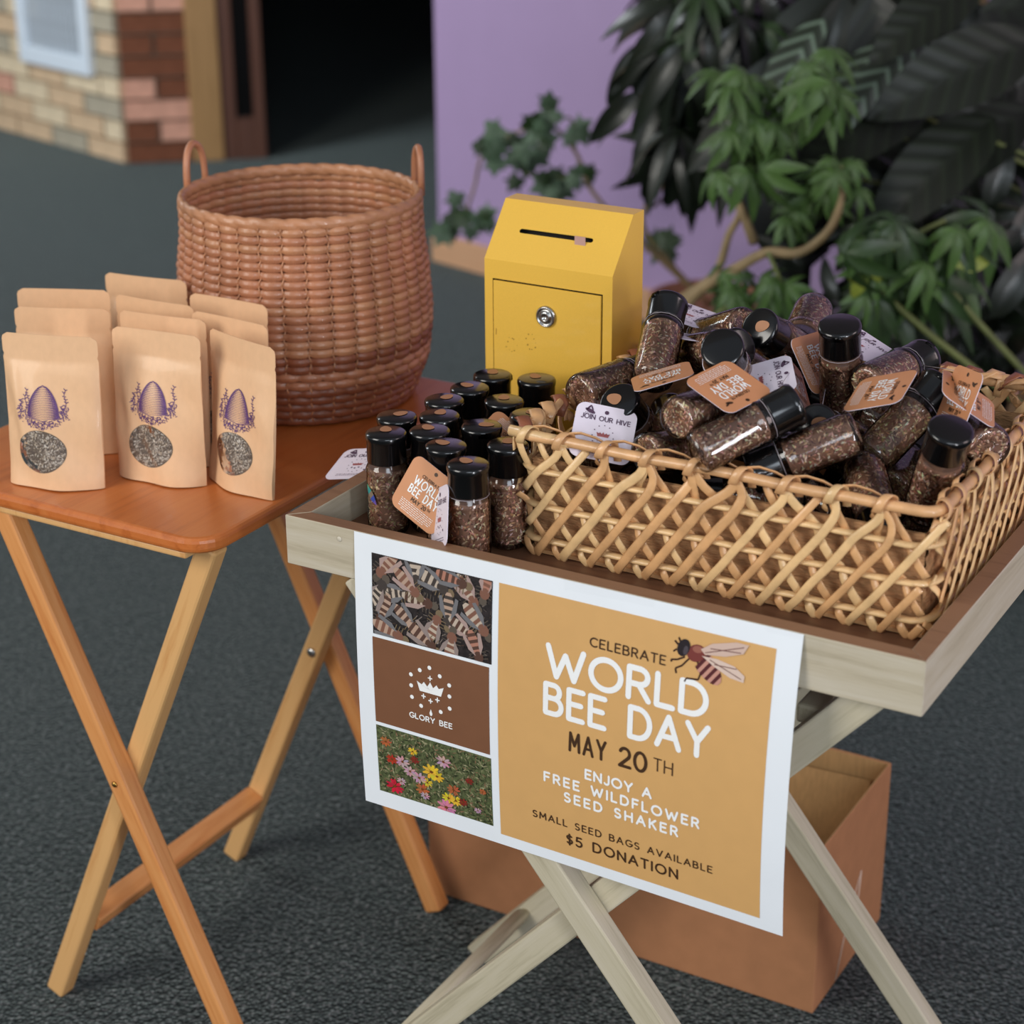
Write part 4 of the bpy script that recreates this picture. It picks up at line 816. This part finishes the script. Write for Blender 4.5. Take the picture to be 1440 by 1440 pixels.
def mk_print(sf, ox):
    mb = MB(); R = random.Random(21); cx_, z0 = ox, .0745; Hh, Wh = .031, .0165
    f = lambda x, y_, z: sf(x, y_, z); prof = lambda t: Wh*max(0, 1-t**1.9)**.62*(1-.06*t)
    for k in range(19):                       # coils of the straw hive
        t = k/19; w_ = prof(t); z = z0+t*Hh; sag = .0022*(1-t)
        P = [(cx_+w_*q, z-sag*(1-q*q)) for q in [i/7-1 for i in range(15)]]
        for j in range(14):
            e = abs(j-6.5)/6.5; stroke(mb, P[j:j+2], .00034+.0015*e**2*(1 if j > 6 else .9), f, .0004, False)
    stroke(mb, [(cx_+prof(t)*(-1), z0+t*Hh) for t in [i/16 for i in range(17)]], .0009, f, .0005); stroke(mb, [(cx_+prof(t), z0+t*Hh) for t in [i/16 for i in range(17)]], .0011, f, .0005)
    stroke(mb, [(cx_-Wh-.001, z0-.0015), (cx_, z0-.0045), (cx_+Wh+.001, z0-.0015)], .0008, f, .0004)
    for x, hgt in ((-.0235, .018), (-.0180, .028), (-.0145, .022), (.0195, .012), (.0225, .029)):
        P = [(cx_+x+.0012*sin(i*1.3+x*900), z0-.002+hgt*i/9) for i in range(10)]; stroke(mb, P, .0006, f, .0004)
        for px_, py_ in P[3:]:
            for sg in (-1, 1): stroke(mb, [(px_, py_), (px_+sg*R.uniform(.0008, .0022), py_+R.uniform(0, .002))], .0008, f, .0004)
    for i in range(210):                      # flowers round the foot
        a = R.uniform(-1, 1); x = cx_+a*.026; z = z0-.0095+.009*a*a+R.uniform(-.0035, .0045); 
        if abs(a) > .66: z += R.uniform(0, .010)
        t = R.uniform(0, 6); l = R.uniform(.0008, .0022); stroke(mb, [(x, z), (x+l*cos(t), z+l*sin(t))], .0007, f, .0004, i % 3 == 0)
    return mb.mesh('beehive_print', M_purple, False)
kinds = {}
for v in (1, 2, 3): me, sf = pouch_mesh(v); ox = {1: -.006, 2: -.002, 3: .004}[v]; kinds[v] = (me, mk_window(sf, ox), mk_print(sf, ox))
POU = [((-.226, .048), 18, 1, 'kraft seed pouch standing nearest the left edge of the table, purple beehive print', True),
 ((-.142, .112), 8, 2, 'kraft seed pouch in the middle of the front row with beehive print', True),
 ((-.058, .133), -14, 3, 'kraft seed pouch at the right of the front row, turned aside', True),
 ((-.325, .184), 24, 2, 'kraft seed pouch farthest back on the left', False), ((-.279, .128), 24, 3, 'kraft seed pouch directly behind the left front pouch', False),
 ((-.282, .262), 9, 1, 'kraft seed pouch tallest at the back in the middle', False), ((-.216, .196), 2, 3, 'kraft seed pouch third behind the middle front pouch', False),
 ((-.173, .158), 8, 1, 'kraft seed pouch directly behind the middle front pouch', False), ((-.149, .240), 0, 2, 'kraft seed pouch nearest the round wicker basket', False),
 ((-.106, .186), -4, 2, 'kraft seed pouch directly behind the right front pouch', False)]
for (x, y), an, v, lab, fr_ in POU:
    o = thing('seed_pouch', lab, 'pouch', LM @ T(x, y, .0006) @ RZ(rad(an)) @ Matrix.Rotation(rad(-3 if fr_ else -2), 4, 'X'), 'kraft seed pouches on the folding table')
    me, (w1, w2), pr = kinds[v]; put('pouch_body', me, o); wn = put('seed_window', w1, o); put('window_film', w2, wn); put('beehive_print', pr, o)

# ---------------------------------------------------------------- cardboard box under the tray table
x0, x1, ya, yc, hb, tk = -.128, .3825, .425, .642, .2185, .0035
cb = thing('cardboard_box', 'open brown cardboard box on the carpet under the grey tray table', 'box', T(-.2079, 1.6758, 0) @ RZ(-.5249))
def wall_(a, b, c, d, name='side_panel', lab=None):
    mb = MB(); mb.box(a, b, c, d, .0015, hb); mb.m = [1 if (i % 6) == 1 else 0 for i in range(len(mb.m))]
    return part(name, mb, [M_card, M_cardin], cb, smooth=False, bev=.0012, seg=1, label=lab)
wall_(x0, x1, ya, ya+tk); wall_(x0, x1, yc-tk, yc); wall_(x0, x0+tk, ya+tk, yc-tk)
sp = wall_(x1-tk, x1, ya+tk, yc-tk)
mb = MB(); mb.box(x0+tk, x1-tk, ya+tk, yc-tk, .0015, .005); part('bottom_panel', mb, M_cardin, cb, smooth=False)
mb = MB(); mb.box(x0+tk, x1-tk, yc-tk-.0012, yc-tk-.0002, .006, hb-.001); part('inner_face', mb, M_cardin, cb, smooth=False)
mb = MB(); mb.grid(lambda i, j: (x0+.03+(x1-x0-.05)*i, yc-.012-.045*j-.01*sin(pi*i), hb-.012-.035*sin(1.3*i)*0-.012-.10*(1-(1-j)**2)), 20, 8)
part('inner_flap', mb, M_cardin, cb, label='folded in cardboard flap')
for (p, q) in (((yc-.085, .118), (yc-.150, .006)), ((yc-.085, .118), (yc-.088, .02))):
    mb = MB(); mb.tube([(x1+.0008, p[0], p[1]), (x1+.0008, (p[0]+q[0])/2-.004, (p[1]+q[1])/2+.008), (x1+.0008, q[0], q[1])], .0009, seg=5); part('torn_edge', mb, plain('torn_white', S(206, 180, 160), .6), sp)
mb = MB()
for k in range(9): mb.tube([(x1-.012+wob(.004), ya+.001+wob(.002), hb-.002), (x1-.006+wob(.004), ya+.004+wob(.004), hb+.004+wob(.002))], .0012, seg=5)
part('frayed_corner', mb, M_cardin, cb)

# ---------------------------------------------------------------- plants
M_leafd = plain('dark_leaf', S(24, 32, 20), .36, 0, .1, .25, 12, .2, spec=.5)
M_leafg = plain('green_leaf', S(44, 66, 32), .45, 0, 0, .3, 14, .15)
M_leafl = plain('light_green_leaf', S(70, 98, 46), .5, 0, 0, .25, 14, .15)
M_leafy = plain('yellow_green_leaf', S(138, 150, 56), .5, 0, 0, .15, 14)
M_leafi = plain('ivy_leaf', S(84, 108, 82), .5, 0, 0, .25, 14)
M_leafp = plain('silver_striped_leaf', S(66, 82, 68), .4, 0, 0, .3, 10, .2)
def ribbed(name, c1, c2, sc_, rough, bump):
    m, nt, b = newmat(name); b.inputs['Roughness'].default_value = rough
    tc = N(nt, 'ShaderNodeTexCoord'); sx = N(nt, 'ShaderNodeSeparateXYZ'); nt.links.new(tc.outputs['Object'], sx.inputs[0])
    ab = N(nt, 'ShaderNodeMath', operation='ABSOLUTE'); nt.links.new(sx.outputs['X'], ab.inputs[0])
    mu = N(nt, 'ShaderNodeMath', operation='MULTIPLY_ADD'); mu.inputs[1].default_value = -.9; nt.links.new(ab.outputs[0], mu.inputs[0]); nt.links.new(sx.outputs['Y'], mu.inputs[2])
    m2 = N(nt, 'ShaderNodeMath', operation='MULTIPLY'); m2.inputs[1].default_value = sc_; nt.links.new(mu.outputs[0], m2.inputs[0])
    sn = N(nt, 'ShaderNodeMath', operation='SINE'); nt.links.new(m2.outputs[0], sn.inputs[0])
    r = ramp(nt, [(.35, c1), (.85, c2)]); nt.links.new(sn.outputs[0], r.inputs[0]); nt.links.new(r.outputs[0], b.inputs['Base Color'])
    bp = N(nt, 'ShaderNodeBump', Strength=bump, Distance=.004); nt.links.new(sn.outputs[0], bp.inputs['Height']); nt.links.new(bp.outputs[0], b.inputs['Normal'])
    return m
M_leafr = ribbed('dark_ribbed_leaf', S(22, 28, 18), S(30, 38, 25), 150, .42, .12)
M_leafp = ribbed('silver_striped_leaf', S(34, 44, 30), S(104, 122, 104), 170, .45, .12)
M_blade = plain('grass_blade', S(58, 72, 56), .45, 0, 0, .2, 20)
M_stem = plain('woody_stem', S(150, 128, 92), .7, 0, 0, .2, 30, .3)
M_stemg = plain('green_stem', S(110, 118, 66), .6, 0, 0, .2, 30)
M_pot = plain('black_pot', S(24, 26, 26), .5, 0, 0, .1, 10)
M_soil = plain('potting_soil', S(40, 30, 22), .95, 0, 0, .3, 90, .6)
def blade(name, L, W, bend, fold, mat, nx=6, ny=12, wave=0, twist=0):
    mb = MB()
    def f(i, j):
        u = 2*i-1; w_ = W/2*(sin(pi*j**.8)**.75 if 0 < j < 1 else 0)*1.0; x = u*w_; z = -bend*j*j*L+fold*abs(u)*w_+wave*sin(j*34)*abs(u)*w_; return (x, j*L*(1-.25*bend*j), z)
    mb.grid(f, nx, ny); mb.cur = 0; return mb.mesh(name, mat)
def compound(name, n, L, W, droop, mat, fan=5.0):
    mb = MB()
    for k in range(n):
        a = -fan/2+fan*k/(n-1); l = L*(1-.28*abs(a)/2.5)
        Mx = Matrix.Rotation(a, 4, 'Z') @ Matrix.Rotation(-.25, 4, 'X')
        def f(i, j):
            u = 2*i-1; w_ = W/2*(sin(pi*min(1, max(0, (j-.06)/.94))**.85)**.8 if j > .07 else .02); return Mx @ Vector((u*w_, j*l, -droop*j*j*l+.25*abs(u)*w_))
        mb.grid(f, 4, 8)
    return mb.mesh(name, mat)
def ivyleaf(name, s_, mat):
    P = [(0, 0), (.28, -.12), (.5, .12), (.36, .32), (.62, .62), (.26, .62), (0, 1.05), (-.26, .62), (-.62, .62), (-.36, .32), (-.5, .12), (-.28, -.12)]
    mb = MB(); c = (0, .3, .06)
    for p, q in zip(P, P[1:]+P[:1]): mb.poly([(c[0]*s_, c[1]*s_, c[2]*s_), (p[0]*s_, p[1]*s_, -.08*abs(p[0])*s_), (q[0]*s_, q[1]*s_, -.08*abs(q[0])*s_)])
    return mb.mesh(name, mat, False)
RP = random.Random(17)
def leaf(parent, me, P, d, up=(0, 0, 1), s_=1.0, name='leaf', label=None):
    y = Vector(d).normalized(); z = Vector(up); z = (z-y*z.dot(y))
    if z.length < 1e-3: z = Vector((0, -1, 0))-y*(-y.y)
    z.normalize(); x = y.cross(z); M = frame(parent.matrix_world.inverted() @ Vector(P), x, y, z) @ Matrix.Scale(s_, 4)
    return put(name, me, parent, M, label)
def stem(parent, pts, r, mat=None, name='stem', r1=None):
    inv = parent.matrix_world.inverted(); P = [inv @ Vector(p) for p in pts]; Q = []
    for i in range(len(P)-1):
        p0, p1, p2, p3 = P[max(i-1, 0)], P[i], P[i+1], P[min(i+2, len(P)-1)]
        for k in range(5):
            t = k/5; Q.append(.5*((2*p1)+(p2-p0)*t+(2*p0-5*p1+4*p2-p3)*t*t+(3*p1-p0-3*p2+p3)*t**3))
    Q.append(P[-1]); mb = MB(); mb.tube(Q, r, seg=7, rfun=(lambda f: 1-f*(1-(r1 or r*.6)/r))); return part(name, mb, mat or M_stem, parent)
def plant(name, label, x, y, group=None):
    return thing(name, label, 'plant', T(x, y, 0), group)
def pot(parent, r, hgt, mat=M_pot, z=0):
    mb = MB(); mb.lathe([(r*.75, z+.001), (r*.98, z+hgt*.92), (r*1.05, z+hgt*.92), (r*1.05, z+hgt), (r*.95, z+hgt), (r*.9, z+hgt*.88)], 28); part('pot', mb, mat, parent)
    mb = MB(); mb.lathe([(0, z+hgt*.88), (r*.92, z+hgt*.86)], 24); part('soil', mb, M_soil, parent)

cA = compound('leaf', 7, .14, .034, .75, M_leafg); cB = compound('leaf', 7, .11, .030, .8, M_leafl); cC = compound('leaf', 6, .17, .040, .8, M_leafd); cS = compound('leaf', 7, .075, .019, .6, M_leafl)
bD = blade('leaf', .36, .145, .25, .14, M_leafr, nx=8, ny=20); bP = blade('leaf', .30, .105, .3, .15, M_leafp, nx=8, ny=20); bL = blade('leaf', .30, .085, .35, .2, M_leafd); bS = blade('leaf', .17, .055, .4, .2, M_leafd)
iv = ivyleaf('leaf', .055, M_leafi); ivd = ivyleaf('leaf', .05, M_leafg)

# umbrella tree whose canopy hangs over the purple wall
pa = plant('umbrella_tree', 'tall umbrella tree with drooping leaflet clusters in front of the purple wall', .82, 3.64); pot(pa, .17, .3)
stem(pa, [(.82, 3.64, .25), (.86, 3.66, .6), (.85, 3.7, .95), (.74, 3.7, 1.2)], .016); stem(pa, [(.82, 3.64, .25), (.95, 3.66, .7), (.98, 3.66, 1.25)], .014)
stem(pa, [(.86, 3.66, .6), at(1000, 250, 3.7), at(975, 120, 3.68)], .008); stem(pa, [at(1185, 0, 3.55), at(1150, 80, 3.55), at(1135, 130, 3.5)], .007, M_stemg)
for i in range(150):
    px = RP.uniform(935, 1120); py = RP.uniform(-40, 205)
    if px < 935+max(0, (py-40))*.15 and RP.random() < .8: continue
    if px > 1010 and py > 185: continue
    P = at(px, py, RP.uniform(3.45, 3.85)); a = RP.uniform(0, 6.28)
    leaf(pa, RP.choice([cA, cC, cC, cC]), P, (cos(a)-.15, sin(a)*.7-.4, RP.uniform(-.9, -.1)), (RP.uniform(-.3, .3), -.5, 1), RP.uniform(.6, 1.05))
for px, py, dx, dz, s_, m_ in ((898, 130, -.8, -.75, .8, bS), (905, 60, -.5, -.8, .8, bS), (958, 185, -.55, -.9, .9, bS), (975, 200, -.1, -1, .9, bS), (930, 210, -.25, -1, .7, bS), (935, 150, -.4, -.9, .9, bS), (915, 40, -.3, -.9, .7, bS), (990, 170, -.4, -.9, 1.1, bS), (1010, 210, -.3, -.9, .8, bS)):
    leaf(pa, m_, at(px, py, 3.55), (dx, -.2, dz), (0, -1, .3), s_)

# calathea like plant with big dark leaves
pc = plant('large_leaved_plant', 'large dark leaved plant with ribbed broad leaves at the upper right', 1.15, 3.3); pot(pc, .19, .28)
for b_, m_ in (((1200, 250, 3.25), 0), ((1290, 160, 3.2), 0), ((1400, 200, 3.15), 0), ((1150, 140, 3.3), 0), ((1350, 330, 3.2), 0)):
    stem(pc, [(1.15, 3.3, .25), (1.13+(b_[0]-1300)*.0006, 3.28, .5), at(*b_)], .006, M_stemg)
def leaf2(par, me, L, p0, p1, Y0, Y1, up=(0, -.7, .7), label=None):
    A_, B_ = at(p0[0], p0[1], Y0), at(p1[0], p1[1], Y1); leaf(par, me, A_, B_-A_, up, (B_-A_).length/(L*.95), label=label)
leaf2(pc, bD, .36, (1460, 55), (1238, 140), 3.1, 3.0, (0, -.8, .5)); leaf2(pc, bD, .36, (1310, 140), (1105, 222), 3.15, 3.05, (-.2, -.6, .8))
leaf2(pc, bD, .36, (1400, 165), (1216, 312), 3.1, 3.0, (-.4, -.7, .3)); leaf2(pc, bP, .30, (1305, 45), (1165, 150), 3.2, 3.1, (-.3, -.4, .8), 'leaf with pale silvery stripes')
leaf2(pc, bP, .30, (1160, 25), (1040, 170), 3.3, 3.2, (-.5, -.5, .6), 'leaf with pale silvery stripes'); leaf2(pc, bP, .30, (1240, 60), (1130, 195), 3.3, 3.2, (-.3, -.4, .8))
leaf2(pc, bD, .36, (1450, 150), (1290, 260), 3.2, 3.1); leaf2(pc, bD, .36, (1380, -30), (1230, 60), 3.2, 3.1); leaf2(pc, bL, .30, (1240, 230), (1120, 330), 3.4, 3.35)
for i in range(95):  # added dark leaves stand in for shade in the black gaps
    px = RP.uniform(1060, 1470); py = RP.uniform(-60, 330)
    if px < 1200 and py > 210 and RP.random() < .8: continue
    a = RP.uniform(0, 6.28); leaf(pc, RP.choice([bD, bL, bL, bS, bD]), at(px, py, RP.uniform(3.35, 3.75)), (cos(a), -.45, sin(a)*.6-.5), (RP.uniform(-.4, .4), -.9, .5), RP.uniform(.6, 1.0))

# lower bright schefflera with curved woody stems and hanging pot behind
pe = plant('dwarf_umbrella_plant', 'leggy plant with curved woody stems and small bright leaflets behind the rattan basket', .62, 3.15); pot(pe, .13, .22, plain('brown_pot', S(110, 78, 60), .6))
def st(pts, r, m=M_stem): stem(pe, [at(*p) for p in pts], r, m)
st([(955, 440, 3.1), (985, 408, 3.08), (1040, 375, 3.05), (1080, 355, 3.02), (1125, 355, 3.0), (1165, 325, 2.98), (1182, 280, 2.98), (1180, 235, 3.0)], .010)
st([(950, 425, 3.15), (1005, 385, 3.15), (1025, 330, 3.15), (1040, 300, 3.15), (1035, 255, 3.2)], .008); st([(1060, 340, 3.12), (1045, 300, 3.1), (1035, 270, 3.12)], .009)
stem(pe, [(.62, 3.15, .2), at(955, 440, 3.1)], .012)
st([(1080, 355, 3.0), (1100, 400, 3.0), (1120, 440, 3.0)], .004, M_stemg); st([(1060, 420, 3.05), (1010, 440, 3.05), (1000, 480, 3.05)], .004, M_stemg)
for i in range(78):
    q = RP.choice([(1035, 230, 40, 28), (1040, 130, 55, 40), (1160, 260, 34, 20), (1180, 245, 30, 14), (1105, 300, 24, 18), (1150, 110, 26, 30), (1080, 160, 40, 50), (1030, 405, 26, 18), (1095, 405, 30, 18)])
    P = at(q[0]+RP.gauss(0, q[2]*.6), q[1]+RP.gauss(0, q[3]*.6), RP.uniform(2.95, 3.12)); a = RP.uniform(0, 6.28)
    leaf(pe, RP.choice([cB, cS, cS, cS, cS, cS]), P, (cos(a), sin(a)*.6-.2, RP.uniform(-1, -.1)), (0, -.6, 1), RP.uniform(.55, .95)*(.8 if q[1] > 220 else 1))
ph_ = tag(part('hanging_pot', (lambda m: (m.lathe([(0, 0), (.055, .005), (.085, .04), (.098, .09), (.094, .145), (.088, .15), (.086, .14), (0, .138)], 28), m)[1])(MB()), M_pot, None, T(*(at(1118, 350, 3.35)))), 'round black pot half hidden by leaflets among the plants', 'pot')
mb = MB(); c0 = at(1118, 350, 3.35); mb.lathe([(.05, 0), (.03, .02), (.03, c0.z-.03), (.06, c0.z-.0005)], 20); tag(part('plant_stand', mb, M_pot, None, T(c0.x, c0.y, 0)), 'slim black stand hidden under the round black pot', 'stand')

# right lower: glossy umbrella leaves with yellow tips
pf = plant('young_umbrella_plant', 'bright green umbrella plant with some yellow leaves at the right', 1.02, 2.95); pot(pf, .14, .2)
for pts in (((1.02, 2.95, .18), at(1250, 420, 2.9), at(1270, 345, 2.9), at(1330, 310, 2.9)), ((1.02, 2.95, .18), at(1330, 400, 2.95), at(1335, 330, 2.95))): stem(pf, pts, .006, M_stemg)
for i in range(54):
    q = RP.choice([(1335, 330, 30, 26), (1265, 330, 34, 22), (1230, 350, 30, 22), (1380, 320, 20, 16), (1320, 375, 40, 24), (1240, 415, 34, 26)])
    P = at(q[0]+RP.gauss(0, q[2]*.6), q[1]+RP.gauss(0, q[3]*.6), RP.uniform(2.8, 3.0)); a = RP.uniform(0, 6.28)
    leaf(pf, RP.choice([cB, cA, cA, cS]), P, (cos(a), sin(a)*.6-.3, RP.uniform(-.9, 0)), (0, -.7, 1), RP.uniform(.5, .75))
yl = blade('leaf', .055, .026, .4, .2, M_leafy)
for px, py, dx, dz in ((1200, 365, .2, -1), (1215, 380, -.3, -1), (1222, 362, .5, -.8), (1335, 372, .9, .4), (1350, 375, .8, .2), (1270, 350, -.7, .5)):
    leaf(pf, yl, at(px, py, 2.82), (dx, -.2, dz), (0, -1, .2), .9, label='yellowing leaf')
for i in range(60):  # more dark filler leaves, added where gaps are black with shade
    px, py = RP.uniform(1130, 1450), RP.uniform(280, 520); a = RP.uniform(0, 6.28)
    leaf(pf, RP.choice([bS, cC, bS]), at(px, py, RP.uniform(3.05, 3.35)), (cos(a), -.2, sin(a)), (0, -1, .4), RP.uniform(.6, .9))

# grassy plant
pg = plant('grassy_plant', 'spider plant with long thin arching blades at the right edge', 1.28, 2.72); pot(pg, .12, .18)
for i in range(70):
    a = RP.uniform(0, 6.28); l = RP.uniform(.22, .42); e = RP.uniform(.5, 1.3); c0 = Vector((1.26+RP.uniform(-.04, .04), 2.72+RP.uniform(-.04, .04), .17)); P = []
    for k in range(9):
        t = k/8; P.append(c0+Vector((cos(a)*l*t*1.1, sin(a)*l*t*.8, .16+l*e*(t-.85*t*t)))); 
    P = [c0]+P; mb = MB(); inv = pg.matrix_world.inverted(); mb.tube([inv @ p for p in P], .0045, .0010, 6, rfun=lambda f: 1-.85*f*f, up=(0, 0, 1)); part('leaf', mb, M_blade, pg)

# ivy hanging on thin stems before the purple wall, and one low on the left
pi_ = plant('ivy_plant', 'thin stemmed ivy climbing before the purple wall behind the yellow box', .42, 4.05); pot(pi_, .12, .2, plain('clay_pot', S(150, 100, 76), .7))
def si(pts, r=.004): stem(pi_, [at(*p) for p in pts], r, M_stemg)
stem(pi_, [(.42, 4.05, .18), at(905, 320, 4.0), at(935, 255, 4.0), at(960, 190, 3.95)], .006)
stem(pi_, [(.42, 4.05, .18), at(845, 285, 4.05), at(810, 215, 4.1), at(770, 175, 4.1), at(720, 190, 4.15), at(680, 215, 4.15), at(668, 260, 4.2), at(655, 300, 4.2)], .005)
si([(770, 178, 4.1), (800, 165, 4.1), (812, 190, 4.1)], .003); si([(720, 190, 4.15), (735, 240, 4.15), (770, 250, 4.15), (800, 250, 4.15)], .003); si([(905, 320, 4.0), (925, 345, 4.0), (945, 360, 4.0)], .003)
for cx_, cy_, n_, sx_, sy_ in ((685, 195, 9, 16, 7), (750, 190, 13, 22, 12), (765, 160, 5, 8, 8), (800, 185, 3, 12, 6), (775, 255, 12, 24, 12), (815, 250, 6, 10, 14), (735, 215, 5, 30, 6), (660, 295, 7, 16, 16), (640, 320, 5, 10, 12), (675, 310, 4, 8, 8), (932, 345, 4, 14, 10), (700, 225, 4, 12, 8), (955, 250, 3, 8, 8)):
    for i in range(n_):
        a = RP.uniform(0, 6.28); leaf(pi_, RP.choice([iv, iv, ivd]), at(cx_+RP.gauss(0, sx_*.7), cy_+RP.gauss(0, sy_*.7), RP.uniform(3.98, 4.2)), (cos(a), -.2, sin(a)-.4), (RP.uniform(-.5, .5), -1, .4), RP.uniform(.5, .95)*(1.5 if cx_ == 932 else 1))
# every plant part hangs on a root that stands on the floor
